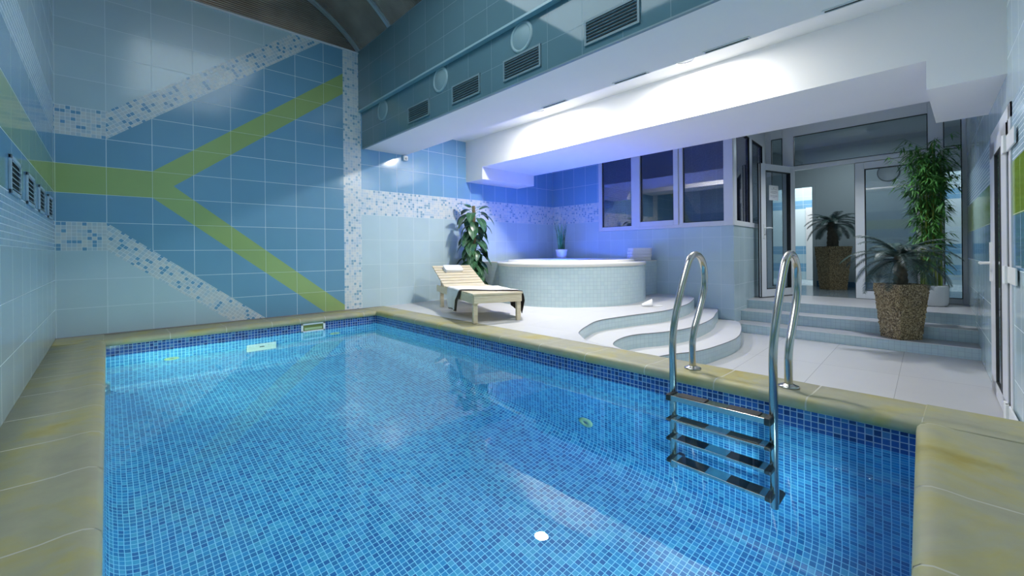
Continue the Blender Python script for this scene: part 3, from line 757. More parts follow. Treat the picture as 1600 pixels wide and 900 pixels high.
# window_1: three panes in the window wall
wn = sempty('window_1')
mb = MB(); ZT = 2.42
bar_y(mb, XW - 0.03, XW + 0.05, 4.35, 4.42, 1.06, ZT)
bar_y(mb, XW - 0.03, XW + 0.05, Yc - 0.004, 2.343, 1.06, ZT)
bar_y(mb, XW - 0.03, XW + 0.05, 2.343, 4.35, 1.06, 1.128)
bar_y(mb, XW - 0.03, XW + 0.05, 3.70, 3.78, 1.128, ZT)
bar_y(mb, XW - 0.03, XW + 0.05, 2.92, 2.98, 1.128, ZT)
bar_y(mb, XW - 0.03, XW + 0.05, 2.343, 4.35, 2.34, ZT)
mb.build('frame', M_FRAME, wn, bevel=0.004)
mb = MB()
for a, b, c, d in ((2.985, 3.06, 1.10, 2.34), (3.62, 3.695, 1.10, 2.34)): bar_y(mb, XW - 0.045, XW + 0.03, a, b, c, d)
bar_y(mb, XW - 0.045, XW + 0.03, 3.06, 3.62, 1.10, 1.18); bar_y(mb, XW - 0.045, XW + 0.03, 3.06, 3.62, 2.27, 2.34)
mb.build('sash', M_FRAME, wn, bevel=0.004)
for y1, y2, z1, z2 in ((3.78, 4.35, 1.128, 2.34), (3.06, 3.62, 1.18, 2.27), (2.343, 2.92, 1.128, 2.34)):
    mb = MB(); mb.box((XW + 0.004, y1, z1), (XW + 0.010, y2, z2)); mb.build('pane', M_GLASSD, wn)
    mb = MB()
    t = 0.006
    for a, b, c, d in ((y1, y1 + t, z1, z2), (y2 - t, y2, z1, z2), (y1, y2, z1, z1 + t), (y1, y2, z2 - t, z2)): bar_y(mb, XW - 0.012, XW + 0.004, a, b, c, d)
    mb.build('gasket', M_GASK, wn)
# blinds behind the outer panes
def blind(y1, y2, label):
    t = thing('venetian_blind', label, 'blind', (XW + 0.03, (y1 + y2) / 2, 1.13))
    h = (y2 - y1) / 2
    mb = MB()
    z = 0.02
    while z < 1.19:
        mb.obox((0, 0, z), (0.006, 0, 0.0065), (0, h, 0), (0.0006, 0, -0.0004)); z += 0.017
    mb.build('slats', M_BLINDS, t)
    mb = MB()
    for yy in (-h * 0.62, h * 0.62): mb.tube([(-0.008, yy, 0), (-0.008, yy, 1.2)], 0.0016, 5)
    mb.build('cords', M_WPLAS, t)
    return t
blind(3.79, 4.34, 'grey venetian blind behind the pane nearest the hot tub corner')
blind(2.35, 2.91, 'grey venetian blind behind the pane nearest the open glass door')
# office room behind the windows
mb = MB()
mb.face([(XW + 0.06, 2.42, 0.9), (8.0, 2.42, 0.9), (8.0, 5.6, 0.9), (XW + 0.06, 5.6, 0.9)], 0)
mb.face([(8.0, 2.40, 0.0), (8.0, 5.6, 0.0), (8.0, 5.6, 2.75), (8.0, 2.40, 2.75)], 0)
mb.face([(XW, 5.6, 0.0), (8.0, 5.6, 0.0), (8.0, 5.6, 2.75), (XW, 5.6, 2.75)], 0)
mb.face([(XW + 0.05, 2.40, 2.745), (8.0, 2.40, 2.745), (8.0, 5.6, 2.745), (XW + 0.05, 5.6, 2.745)], 0)
struct(mb.build('wall_office', M_DARKROOM))

# window_2: two side panes along the recess
wn = sempty('window_2')
def sb(mb, xa, xb, z1, z2, t0=-0.012, t1=0.04, mi=0):
    ya, yb = side_y(xa), side_y(xb)
    mb.hexa([(xa, ya + t0, z1), (xb, yb + t0, z1), (xb, yb + t1, z1), (xa, ya + t1, z1), (xa, ya + t0, z2), (xb, yb + t0, z2), (xb, yb + t1, z2), (xa, ya + t1, z2)], mi)
mb = MB()
sb(mb, XW, XE, 1.06, 1.13); sb(mb, XW, XE, 2.40, 2.46)
sb(mb, XW, 6.36, 1.13, 2.40); sb(mb, 7.02, 7.17, 1.13, 2.40); sb(mb, 7.80, XE, 1.13, 2.40)
mb.build('frame', M_FRAMEG, wn, bevel=0.003)
for xa, xb in ((6.36, 7.02), (7.17, 7.80)):
    mb = MB(); sb(mb, xa, xb, 1.13, 2.40, 0.010, 0.016); mb.build('pane', M_GLASSD, wn)
    mb = MB(); sb(mb, xa, xa + 0.01, 1.13, 2.40, -0.014, 0.01); sb(mb, xb - 0.012, xb, 1.13, 2.40, -0.014, 0.01); sb(mb, xa, xb, 2.388, 2.40, -0.014, 0.01)
    mb.build('gasket', M_GASK, wn)

# window_3: glazed screen across the recess, with the door opening
XD = XE
wn = sempty('window_3')
F0, F1 = XD, XD + 0.06
mb = MB()
yL = side_y(XD) + 0.02; yR = near_wall(XD)
for a, b, c, d in ((2.27, yL, ZP, 2.75), (1.95, 2.11, ZP, 2.75), (2.11, 2.27, 2.537, 2.75), (2.11, 2.27, ZP, 0.12),
                   (0.40, 1.95, 2.53, 2.75), (0.40, 1.95, 1.985, 2.055), (0.25, 0.40, ZP, 2.75), (yR, 0.085, ZP, 2.75), (0.085, 0.25, ZP, 0.058), (0.085, 0.25, 2.537, 2.75), (0.085, 0.25, 2.02, 2.045)):
    bar_y(mb, F0, F1, a, b, c, d)
mb.build('frame', M_FRAMEG, wn, bevel=0.005)
def pane(wn, y1, y2, z1, z2, mat=None, x=XD):
    mb = MB(); mb.box((x + 0.025, y1, z1), (x + 0.031, y2, z2)); mb.build('pane', mat or M_GLASS, wn)
    mb = MB(); t = 0.007
    for a, b, c, d in ((y1, y1 + t, z1, z2), (y2 - t, y2, z1, z2), (y1, y2, z1, z1 + t), (y1, y2, z2 - t, z2)): bar_y(mb, x - 0.004, x + 0.025, a, b, c, d)
    mb.build('gasket', M_GASK, wn)
pane(wn, 2.11, 2.27, 0.12, 2.537); pane(wn, 0.40, 1.95, 2.055, 2.53); pane(wn, 0.085, 0.25, 0.058, 2.02); pane(wn, 0.085, 0.25, 2.045, 2.537)

def leaf(name, w, z2, h0, stile=0.11, bottom=0.115, top=0.10, glass=None):
    """a glazed door leaf in its own frame: x along the leaf from the hinge, y thickness"""
    d = sempty(name)
    mb = MB()
    for a, b, c, e in ((0, stile, 0, z2), (w - stile, w, 0, z2), (stile, w - stile, 0, bottom), (stile, w - stile, z2 - top, z2)):
        mb.box((a, -0.03, c), (b, 0.03, e))
    mb.build('frame', M_FRAMEG, d, bevel=0.004)
    mb = MB(); mb.box((stile, -0.004, bottom), (w - stile, 0.004, z2 - top)); mb.build('pane', glass or M_GLASS, d)
    mb = MB(); t = 0.008
    for a, b, c, e in ((stile, stile + t, bottom, z2 - top), (w - stile - t, w - stile, bottom, z2 - top), (stile, w - stile, bottom, bottom + t), (stile, w - stile, z2 - top - t, z2 - top)):
        mb.box((a, -0.031, c), (b, 0.031, e))
    mb.box((w, -0.026, 0.0), (w + 0.006, -0.010, z2)); mb.box((w, 0.012, 0.0), (w + 0.006, 0.024, z2)); mb.box((0, -0.028, z2), (w, 0.0, z2 + 0.008)); mb.box((0, -0.028, -0.008), (w, 0.0, 0.0))
    mb.build('gasket', M_GASK, d)
    return d
def handle(parent, x, z, side, lever):
    mb = MB()
    mb.box((x - 0.018, side * 0.03, z - 0.15), (x + 0.018, side * 0.042, z + 0.06))
    mb.tube([(x, side * 0.04, z), (x, side * 0.085, z)], 0.010, 10)
    mb.tube([(x, side * 0.08, z), (x + lever * 0.06, side * 0.083, z + 0.003), (x + lever * 0.125, side * 0.080, z)], [0.011, 0.010, 0.009], 10)
    mb.lathe([(0.001, 0.003), (0.008, 0.003), (0.009, 0)], c=(x, side * 0.043, z - 0.10), axis=(0, side, 0), mi=1, n=12)
    return mb.build('handle', [M_WPLAS, M_BLACK], parent, bevel=0.002)
# open leaf, hinged at the left jamb, swung out against the recess side
hx, hy = XD - 0.01, 1.965
fx, fy = 7.235, 2.205
dl = leaf('door_1', math.hypot(fx - hx, fy - hy), 2.03, 0)
dl.location = (hx, hy, ZP + 0.015); dl.rotation_euler = (0, 0, math.atan2(fy - hy, fx - hx))
wl = math.hypot(fx - hx, fy - hy)
handle(dl, wl - 0.055, 1.045, 1, -1)
# fixed leaf
dl2 = leaf('door_2', 0.775, 1.985, 0)
dl2.location = (XD + 0.02, 0.40, ZP + 0.005); dl2.rotation_euler = (0, 0, PI / 2)
# notice on the open leaf
nt_ = thing('notice_sheet', 'white printed notice stuck inside the glass of the open door leaf', 'notice', (0, 0, 0))
mt_ = dl.rotation_euler.z
c0 = Vector((hx, hy, 0)) + Vector((math.cos(mt_), math.sin(mt_), 0)) * (wl * 0.60)
nrm = Vector((-math.sin(mt_), math.cos(mt_), 0))
nt_.location = c0 + nrm * 0.007 + Vector((0, 0, 1.60)); nt_.rotation_euler = (0, 0, mt_)
mb = MB(); mb.box((-0.115, 0, -0.115), (0.115, 0.0012, 0.115)); mb.build('paper', plain('notice_paper', (0.72, 0.74, 0.76), 0.6), nt_)
mb = MB(); random.seed(4)
mb.lathe([(0.001, 0.0), (0.009, 0.0)], c=(0, 0.0016, 0.075), axis=(0, 1, 0), n=8)
for k, hw in enumerate((0.075, 0, 0.07, 0.085, 0.05, 0, 0.085, 0.088, 0.03)):
    z = 0.052 - k * 0.016
    x = -hw
    while x < hw:
        l = random.uniform(0.008, 0.022); mb.box((x, 0.0012, z), (min(x + l, hw), 0.0016, z + 0.0045)); x += l + 0.005
mb.build('print', plain('notice_ink', (0.12, 0.13, 0.16), 0.6), nt_)

# door_3: narrow glazed door in the near wall
d3 = sempty('door_3')
xa, xb, zl0, zl1 = 4.10, 5.06, ZF + 0.01, 1.50
def nb(mb, x1, x2, z1, z2, t0, t1, mi=0):
    mb.hexa([(x1, near_wall(x1) + t0, z1), (x2, near_wall(x2) + t0, z1), (x2, near_wall(x2) + t1, z1), (x1, near_wall(x1) + t1, z1),
             (x1, near_wall(x1) + t0, z2), (x2, near_wall(x2) + t0, z2), (x2, near_wall(x2) + t1, z2), (x1, near_wall(x1) + t1, z2)], mi)
mb = MB()
nb(mb, 3.98, 4.09, ZF, 1.60, 0, 0.008); nb(mb, 5.07, 5.16, ZF, 1.60, 0, 0.008); nb(mb, 3.98, 5.16, 1.51, 1.60, 0, 0.008)
mb.build('jamb', M_FRAME, d3)
mb = MB()
nb(mb, xa, xa + 0.27, zl0, zl1, 0.001, 0.016); nb(mb, xb - 0.30, xb, zl0, zl1, 0.001, 0.016)
nb(mb, xa, xb, zl0, zl0 + 0.11, 0.001, 0.016); nb(mb, xa, xb, zl1 - 0.10, zl1, 0.001, 0.016)
mb.build('frame', M_FRAME, d3)
mb = MB(); nb(mb, xa + 0.27, xb - 0.30, zl0 + 0.11, zl1 - 0.10, 0.006, 0.009); mb.build('pane', M_GLASS, d3)
mb = MB(); nb(mb, xa + 0.27, xb - 0.30, zl0 + 0.11, zl1 - 0.10, 0.001, 0.002); mb.build('backing', plain('pale_backing', (0.42, 0.45, 0.48), 0.5), d3)
mb = MB()
nb(mb, xa + 0.27, xa + 0.36, zl0 + 0.11, zl1 - 0.10, 0.002, 0.0165); nb(mb, xb - 0.34, xb - 0.30, zl0 + 0.11, zl1 - 0.10, 0.002, 0.0165)
nb(mb, xa + 0.27, xb - 0.30, zl1 - 0.112, zl1 - 0.10, 0.002, 0.0165); nb(mb, xa + 0.27, xb - 0.30, zl0 + 0.11, zl0 + 0.122, 0.002, 0.0165); nb(mb, 4.085, 4.10, ZF, 1.51, 0.0, 0.010)
mb.build('gasket', M_GASK, d3)
for z in (1.36, 0.55, -0.31):
    mb = MB(); nb(mb, 3.74, 4.06, z - 0.05, z + 0.05, 0.008, 0.018); nb(mb, 4.05, 4.16, z - 0.055, z + 0.055, 0.016, 0.032)
    mb.tube([(4.075, near_wall(4.075) + 0.026, z - 0.055), (4.075, near_wall(4.075) + 0.026, z + 0.055)], 0.011, 10)
    mb.build('hinge', M_WPLAS, d3, bevel=0.003)
mb = MB()
hxx = xb - 0.07; hyy = near_wall(hxx)
nb(mb, hxx - 0.03, hxx + 0.03, 0.46, 0.76, 0.016, 0.026)
mb.tube([(hxx, hyy + 0.02, 0.60), (hxx, hyy + 0.080, 0.60)], 0.011, 10)
mb.tube([(hxx + 0.005, hyy + 0.075, 0.60), (hxx - 0.06, hyy + 0.078, 0.603), (hxx - 0.12, hyy + 0.074, 0.60)], 0.010, 10)
mb.build('handle', M_WPLAS, d3)

# ------------------------------------------------------------------ corridor and shower room behind
mb = MB()
XK = 10.35
mb.face([(XE + 0.03, -0.6, ZP), (XK, -0.6, ZP), (XK, 4.2, ZP), (XE + 0.03, 4.2, ZP)], 0)
struct(mb.build('floor_corridor', M_CORF))
mb = MB()
for y1, y2, z1, z2 in ((0.45, 2.18, ZP, 2.75), (-0.6, 0.45, 2.0, 2.75), (2.18, 2.98, 1.975, 2.75), (2.98, 4.2, ZP, 2.75)):
    mb.face([(XK, y1, z1), (XK, y2, z1), (XK, y2, z2), (XK, y1, z2)], 0)
struct(mb.build('wall_corridor_back', M_CORW))
mb = MB(); mb.face([(XE + 0.06, 2.9, ZP), (XK, 4.2, ZP), (XK, 4.2, 2.75), (XE + 0.06, 2.9, 2.75)], 0)
struct(mb.build('wall_corridor_left', M_CORW))
mb = MB(); mb.face([(XE + 0.06, -0.45, ZP), (XK, -0.45, ZP), (XK, -0.45, 2.75), (XE + 0.06, -0.45, 2.75)], 0)
struct(mb.build('wall_corridor_right', M_CORW))
mb = MB(); mb.face([(XE + 0.06, -0.6, 2.75), (12.6, -0.6, 2.75), (12.6, 4.4, 2.75), (XE + 0.06, 4.4, 2.75)], 0)
struct(mb.build('ceiling_corridor', M_CORW))
mb = MB()
for y1, y2 in ((0.47, 2.16),): mb.box((XK - 0.012, y1, ZP), (XK, y2, ZP + 0.10))
struct(mb.build('baseboard_corridor', plain('blue_skirting', (0.06, 0.16, 0.28), 0.4)))
mb = MB()
for y in (2.13, 2.98): mb.box((XK - 0.03, y, ZP), (XK + 0.02, y + 0.06, 1.975))
mb.box((XK - 0.03, 2.13, 1.975), (XK + 0.02, 3.04, 2.03))
struct(mb.build('trim_17', M_CORW))
mb = MB(); XR = 12.3
mb.face([(XK, -1.5, ZP), (XR, -1.5, ZP), (XR, 5.0, ZP), (XK, 5.0, ZP)], 2)
zz = [(ZP, 0.18, 0), (0.18, 0.38, 1), (0.38, 0.60, 0), (0.60, 0.80, 1), (0.80, 1.70, 3), (1.70, 1.90, 1), (1.90, 2.75, 0)]
for a, b, mi in zz:
    mb.face([(XR, -1.5, a), (XR, 5.0, a), (XR, 5.0, b), (XR, -1.5, b)], mi, [(0, a - b + 2.5), (6.5, a - b + 2.5), (6.5, 2.5), (0, 2.5)])
    mb.face([(XK, 5.0, a), (XR, 5.0, a), (XR, 5.0, b), (XK, 5.0, b)], mi)
    mb.face([(XK, -1.5, a), (XR, -1.5, a), (XR, -1.5, b), (XK, -1.5, b)], mi)
struct(mb.build('wall_shower', [M_SHOWER, M_SHOWERB, M_SHFL, plain('white_shower_wall', (0.7, 0.82, 0.85), 0.4)]))
d4 = sempty('door_4')
mb = MB(); mb.box((XR - 0.05, 2.585, ZP + 0.005), (XR - 0.01, 2.73, 1.72))
mb.build('leaf', M_WPLAS, d4)
cl = thing('wall_clock', 'round grey dial on the corridor wall behind the closed glass door', 'clock', (XK - 0.012, 1.03, 2.10))
mb = MB(); mb.lathe([(0.001, 0.0), (0.145, 0.0), (0.15, 0.006)], axis=(-1, 0, 0), n=40); mb.build('dial', plain('grey_dial', (0.27, 0.31, 0.33), 0.5), cl)
mb = MB(); mb.lathe([(0.145, 0.0), (0.148, 0.012), (0.156, 0.012), (0.16, 0.0)], axis=(-1, 0, 0), n=40); mb.build('rim', plain('dark_rim', (0.08, 0.10, 0.11), 0.4), cl)

# ------------------------------------------------------------------ fittings on the beam
for i, y in enumerate((4.90, 3.65, 2.485)):
    lab = ('round flush cover on the beam, nearest the mosaic corner', 'round flush cover on the beam between the first and second grilles from the corner', 'round flush cover on the beam straight above the third grille from the corner')[i]
    t = thing('round_cover', lab, 'cover', (XB2 - 0.001, y, 2.462), None)
    mb = MB(); mb.lathe([(0.001, 0.008), (0.095, 0.008), (0.10, 0.005)], axis=(-1, 0, 0), n=40); mb.build('plate', plain('cover_plate', (0.22, 0.34, 0.38), 0.5), t)
    mb = MB(); mb.lathe([(0.10, 0.004), (0.104, 0.012), (0.122, 0.010), (0.127, 0.0)], axis=(-1, 0, 0), n=40); mb.build('ring', plain('cover_ring', (0.27, 0.40, 0.44), 0.5), t)
gl = ['ventilation grille in the beam face nearest the mosaic corner', 'ventilation grille in the beam face, second from the mosaic corner', 'ventilation grille in the beam face, third from the mosaic corner', 'ventilation grille in the beam face, fourth and farthest from the mosaic corner']
g0 = None
for i, y in enumerate((4.068, 3.23, 2.485, 1.635)):
    if g0 is None:
        g0 = thing('air_grille', gl[0], 'grille', (XB2 - 0.001, y, 2.245))
        mb = MB(); w2, h2 = 0.215, 0.088
        for a, b, c, d in ((-w2, w2, h2 - 0.016, h2), (-w2, w2, -h2, -h2 + 0.016), (-w2, -w2 + 0.016, -h2, h2), (w2 - 0.016, w2, -h2, h2)): mb.box((-0.012, a, c), (0.001, b, d))
        mb.build('frame', M_GREYT, g0)
        mb = MB(); mb.box((-0.002, -w2 + 0.01, -h2 + 0.01), (0.0, w2 - 0.01, h2 - 0.01)); mb.build('backing', M_BLACK, g0)
        mb = MB()
        for k in range(6):
            z = -h2 + 0.034 + k * 0.0225
            mb.obox((-0.007, 0, z), (0.005, 0, -0.003), (0, w2 - 0.016, 0), (0.0007, 0, 0.0016))
        mb.build('slats', plain('grille_slat', (0.16, 0.22, 0.25), 0.4), g0)
        gg = g0
    else:
        gg = copy_tree(g0); gg.location = (XB2 - 0.001, y, 2.245)
    gg['label'] = gl[i]
# vents on the left wall
vl = ['louvred vent on the side wall, nearest the camera', 'louvred vent on the side wall, second from the camera', 'louvred vent on the side wall, third from the camera', 'louvred vent on the side wall, deepest in the corner']
g1 = None
for i, y in enumerate((3.26, 3.85, 4.45, 5.06)):
    if g1 is None:
        g1 = thing('wall_vent', vl[0], 'vent', (XL + 0.001, y, 1.115))
        mb = MB(); w2, h2 = 0.17, 0.092
        for a, b, c, d in ((-w2, w2, h2 - 0.02, h2), (-w2, w2, -h2, -h2 + 0.02), (-w2, -w2 + 0.025, -h2, h2), (w2 - 0.025, w2, -h2, h2)): mb.box((-0.001, a, c), (0.009, b, d))
        mb.build('frame', plain('vent_frame', (0.34, 0.46, 0.55), 0.4), g1, bevel=0.002)
        mb = MB(); mb.box((0, -w2 + 0.01, -h2 + 0.01), (0.002, w2 - 0.01, h2 - 0.01)); mb.build('backing', M_BLACK, g1)
        mb = MB()
        for k in range(6):
            mb.obox((0.006, 0, -h2 + 0.030 + k * 0.0255), (0.0045, 0, -0.004), (0, w2 - 0.025, 0), (0.001, 0, 0.0014))
        mb.build('slats', plain('vent_slat', (0.40, 0.46, 0.48), 0.4), g1)
        gg = g1
    else:
        gg = copy_tree(g1); gg.location = (XL + 0.001, y, 1.115)
    gg['label'] = vl[i]
t = thing('motion_sensor', 'small white square box under the beam on the far wall', 'sensor', (3.083, YF, 2.060))
mb = MB(); mb.box((-0.032, -0.045, -0.03), (0.032, 0, 0.035)); mb.build('housing', M_WPLAS, t, bevel=0.006)
mb = MB(); mb.lathe([(0.001, 0.012), (0.012, 0.009), (0.018, 0)], c=(0.0, -0.045, -0.005), axis=(0, -1, 0), n=16); mb.build('lens', plain('sensor_lens', (0.5, 0.52, 0.53), 0.2), t)
# downlights (housing rings) in the sloping soffit
for i, (x, y) in enumerate(DOWN):
    lab = ('round downlight in the ceiling recess beside the sun lounger', 'round downlight in the ceiling recess beside the curved steps')[i]
    t = thing('downlight', lab, 'lamp', (x, y, 2.455)); t.rotation_euler = (PI, 0, 0)
    mb = MB(); mb.lathe([(0.087, 0.0), (0.089, 0.004), (0.104, 0.002), (0.108, -0.019)], n=40); mb.build('ring', M_WPLAS, t)
    mb = MB(); mb.lathe([(0.001, -0.004), (0.088, -0.004)], n=40); mb.build('lens', M_WPLAS, t)
for i, (a, b) in enumerate(((2.53, 2.81), (1.72, 2.01), (0.99, 1.27), (0.36, 0.58))):
    lab = ('thin dark slot diffuser at the soffit edge, nearest the lounger', 'thin dark slot diffuser at the soffit edge, second from the lounger', 'thin dark slot diffuser at the soffit edge, third from the lounger', 'thin dark slot diffuser at the soffit edge, nearest the near wall')[i]
    t = thing('slot_diffuser', lab, 'vent', (3.062, (a + b) / 2, 2.108))
    h = (b - a) / 2
    mb = MB(); mb.box((-0.02, -h, -0.008), (-0.012, h, 0.0)); mb.box((0.012, -h, -0.008), (0.02, h, 0.0)); mb.box((-0.02, -h - 0.01, -0.008), (0.02, -h, 0.0)); mb.box((-0.02, h, -0.008), (0.02, h + 0.01, 0.0)); mb.build('frame', M_WPLAS, t)
    mb = MB(); mb.box((-0.012, -h, -0.003), (0.012, h, 0.0)); mb.build('slot', M_BLACK, t)
# tray and rods of the added fill panel under the vault
hx_, hy_, hz_, hw_, hl_ = HALL
t = thing('fill_panel', 'broad fill light panel added under the vault over the camera end of the pool', 'lamp', (hx_, hy_, hz_))
mb = MB(); mb.box((-hw_ / 2, -hl_ / 2, 0), (hw_ / 2, hl_ / 2, 0.03)); mb.build('tray', M_WPLAS, t, bevel=0.004)
for sx in (-0.4, 0.4):
    for sy in (-0.9, 0.9):
        mb = MB(); mb.tube([(sx, sy, 0.03), (sx, sy, zc0 + math.sqrt(R * R - (hx_ + sx - xc) ** 2) - hz_)], 0.005, 8); mb.build('rod', M_STEEL, t)

for nm, lab, x, y in (('fill_lamp', 'round white fill lamp added over the stairs', 6.75, 1.15), ('fill_lamp', 'white fill lamp added in the room behind the windows', 7.1, 4.0)):  # rings for the added fill lamps
    t = thing(nm, lab, 'lamp', (x, y, 2.74)); rr0 = 0.095 if y < 2 else 0.29
    mb = MB(); mb.lathe([(rr0, -0.022), (rr0 + 0.01, -0.02), (rr0 + 0.02, 0.0)], n=40); mb.build('ring', M_WPLAS, t)

# ------------------------------------------------------------------ pool fittings
t = thing('skimmer', 'white framed skimmer opening at the water line of the far pool wall', 'skimmer', (1.69, YP, -0.10))
mb = MB()
for a, b, c, d in ((-0.13, 0.13, 0.028, 0.045), (-0.13, 0.13, -0.052, -0.036), (-0.13, -0.108, -0.052, 0.045), (0.108, 0.13, -0.052, 0.045)): mb.box((a, -0.012, c), (b, 0.0, d))
mb.build('frame', M_WPLAS, t, bevel=0.002)
mb = MB(); mb.box((-0.108, -0.004, -0.036), (0.108, -0.001, 0.028)); mb.build('throat', plain('olive_throat', (0.16, 0.20, 0.05), 0.5), t)
mb = MB(); mb.obox((0, -0.008, -0.015), (0.095, 0, 0), (0, 0.004, 0.0), (0, -0.001, 0.012)); mb.build('flap', M_LIME, t)
t = thing('pool_wall_plate', 'pale rectangular plate with a small slot under water in the far pool wall', 'fitting', (1.172, YP, -0.60))
mb = MB(); mb.box((-0.137, -0.02, -0.17), (0.137, 0, 0.14)); mb.build('plate', M_RIM, t, bevel=0.008)
mb = MB(); mb.box((-0.022, -0.023, -0.02), (0.022, -0.018, 0.02)); mb.build('slot', M_BLACK, t)
def inlet(loc, ax, label):
    t = thing('water_inlet', label, 'inlet', loc)
    mb = MB(); mb.lathe([(0.058, 0.0), (0.055, 0.012), (0.022, 0.014), (0.020, 0.004)], axis=ax, n=28); mb.build('ring', M_LIME, t)
    mb = MB(); mb.lathe([(0.001, 0.008), (0.021, 0.006)], axis=ax, n=20); mb.build('nozzle', plain('grey_nozzle', (0.18, 0.2, 0.2), 0.4), t)
inlet((0.43, YP, -0.588), (0, -1, 0), 'round water inlet in the far pool wall near the side wall')
inlet((1.931, YP, -0.47), (0, -1, 0), 'round water inlet in the far pool wall beside the skimmer')
inlet((XP, 1.868, -1.02), (-1, 0, 0), 'round water inlet low in the pool wall beside the ladder')
for i, (x, zz_) in enumerate(((0.45, -0.36), (1.30, -0.36), (1.85, -0.75))):
    lab = ('underwater lamp in the near pool wall, closest to the side wall', 'underwater lamp in the middle of the near pool wall', 'added underwater fill lamp set deeper in the near pool wall, closest to the ladder')[i]
    t = thing('underwater_lamp', lab, 'lamp', (x, near_edge(x), zz_))
    mb = MB(); mb.lathe([(0.16, 0.0), (0.155, 0.03), (0.135, 0.035), (0.132, 0.012), (0.001, 0.012)], axis=(0, 1, 0), n=32); mb.build('housing', M_STEEL, t)

t = thing('underwater_lamp', 'underwater lamp in the side wall of the pool near the far corner', 'lamp', (-0.02, 4.22, -0.44))
mb = MB(); mb.lathe([(0.14, 0.0), (0.135, 0.025), (0.115, 0.03), (0.112, 0.012), (0.001, 0.012)], axis=(1, 0, 0), n=32); mb.build('housing', M_STEEL, t)

# ------------------------------------------------------------------ ladder
lad = thing('pool_ladder', 'steel pool ladder with two looped handrails and black-padded treads', 'ladder', (2.595, 0.916, 0.0))
OX, OY = 2.595, 0.916
RA = [(2.345, -0.97), (2.345, -0.5), (2.345, 0.0), (2.343, 0.17), (2.352, 0.25), (2.385, 0.355), (2.455, 0.49), (2.52, 0.60), (2.57, 0.665), (2.625, 0.693), (2.69, 0.690), (2.745, 0.655), (2.778, 0.59), (2.778, 0.50), (2.745, 0.415), (2.680, 0.315), (2.625, 0.235), (2.600, 0.165), (2.597, 0.10), (2.597, 0.01)]
for nm, yy in (('handrail', 1.17), ('handrail', 0.662)):
    pts = catmull([(x - OX, yy - OY, z) for x, z in RA], 6)
    mb = MB(); mb.tube(pts, 0.0195, 18)
    h = mb.build(nm, M_STEEL, lad)
    mb = MB()
    mb.lathe([(0.0205, 0.020), (0.026, 0.018), (0.034, 0.012), (0.048, 0.008), (0.049, 0.0), (0.001, 0.0)], c=(0.002, yy - OY, 0.0), n=32)
    mb.build('flange', M_STEEL, h)
for z in (-0.085, -0.335, -0.585, -0.835):
    mb = MB()
    mb.box((2.275 - OX, -0.235, z - 0.026), (2.355 - OX, 0.235, z)); mb.box((2.272 - OX, -0.235, z - 0.026), (2.277 - OX, 0.235, z + 0.003))
    tr = mb.build('tread', M_STEEL, lad, bevel=0.003)
    for a, b in ((-0.205, -0.055), (0.055, 0.205)):
        mb = MB(); mb.box((2.281 - OX, a, z), (2.349 - OX, b, z + 0.005)); mb.build('grip_pad', M_RUB, tr, bevel=0.002)
    for a, b in ((-0.262, -0.232), (0.232, 0.262)):
        mb = MB(); mb.box((2.268 - OX, a, z - 0.030), (2.362 - OX, b, z + 0.006)); mb.build('end_cap', M_RUB, tr, bevel=0.006)
for yy in (1.17, 0.662):
    mb = MB(); mb.tube([(2.345 - OX, yy - OY, -0.93), (XP - OX - 0.006, yy - OY, -0.93)], 0.022, 12); mb.build('buffer', M_RUB, lad)

# ------------------------------------------------------------------ sun lounger
LA = Vector((2.675, 3.426, 0)); Ldir = Vector((0.352, 0.936, 0)).normalized()
lrz = math.atan2(Ldir.y, Ldir.x) - PI / 2
LZ = 0.002
lg = thing('sun_lounger', 'pale pine slatted sun lounger with raised back on the deck', 'sun lounger', (LA.x, LA.y, LZ), rz=lrz)
WD = 0.52; HZ = 0.305
for x, y in ((0, 0), (WD - 0.045, 0), (0, 1.43), (WD - 0.045, 1.43)):
    mb = MB(); mb.box((x, y, 0.003), (x + 0.045, y + 0.045, HZ - 0.02)); mb.build('leg', M_WOOD, lg, bevel=0.003)
for x in (-0.012, WD - 0.008):
    mb = MB(); mb.box((x, 0.0, HZ - 0.10), (x + 0.02, 1.60, HZ - 0.018)); mb.build('side_rail', M_WOOD, lg, bevel=0.003)
mb = MB(); mb.box((0.0, -0.018, HZ - 0.10), (WD, 0.004, HZ - 0.018)); mb.build('end_apron', M_WOOD, lg, bevel=0.003)
mb = MB(); mb.box((0.0, 1.44, HZ - 0.10), (WD, 1.46, HZ - 0.02)); mb.build('end_apron', M_WOOD, lg, bevel=0.003)
y = -0.025; k = 0
while y < 1.14:
    mb = MB(); mb.box((-0.012, y, HZ - 0.018), (WD + 0.012, y + 0.080, HZ)); mb.build('seat_slat', M_WOOD, lg, bevel=0.002); y += 0.0985
bang = math.radians(19.0); yh = 1.175
def bp(x, d, h): return (x, yh + d * math.cos(bang) - h * math.sin(bang), HZ - 0.004 + d * math.sin(bang) + h * math.cos(bang))
def bbox(mb, x0, x1, d0, d1, h0, h1):
    mb.hexa([bp(x0, d0, h0), bp(x1, d0, h0), bp(x1, d1, h0), bp(x0, d1, h0), bp(x0, d0, h1), bp(x1, d0, h1), bp(x1, d1, h1), bp(x0, d1, h1)])
for x in (0.012, WD - 0.036):
    mb = MB(); bbox(mb, x, x + 0.024, 0.0, 0.73, -0.055, -0.018); mb.build('back_rail', M_WOOD, lg, bevel=0.002)
d = 0.0
while d < 0.68:
    mb = MB(); bbox(mb, -0.012, WD + 0.012, d, d + 0.076, -0.018, 0.0); mb.build('back_slat', M_WOOD, lg, bevel=0.002); d += 0.0935
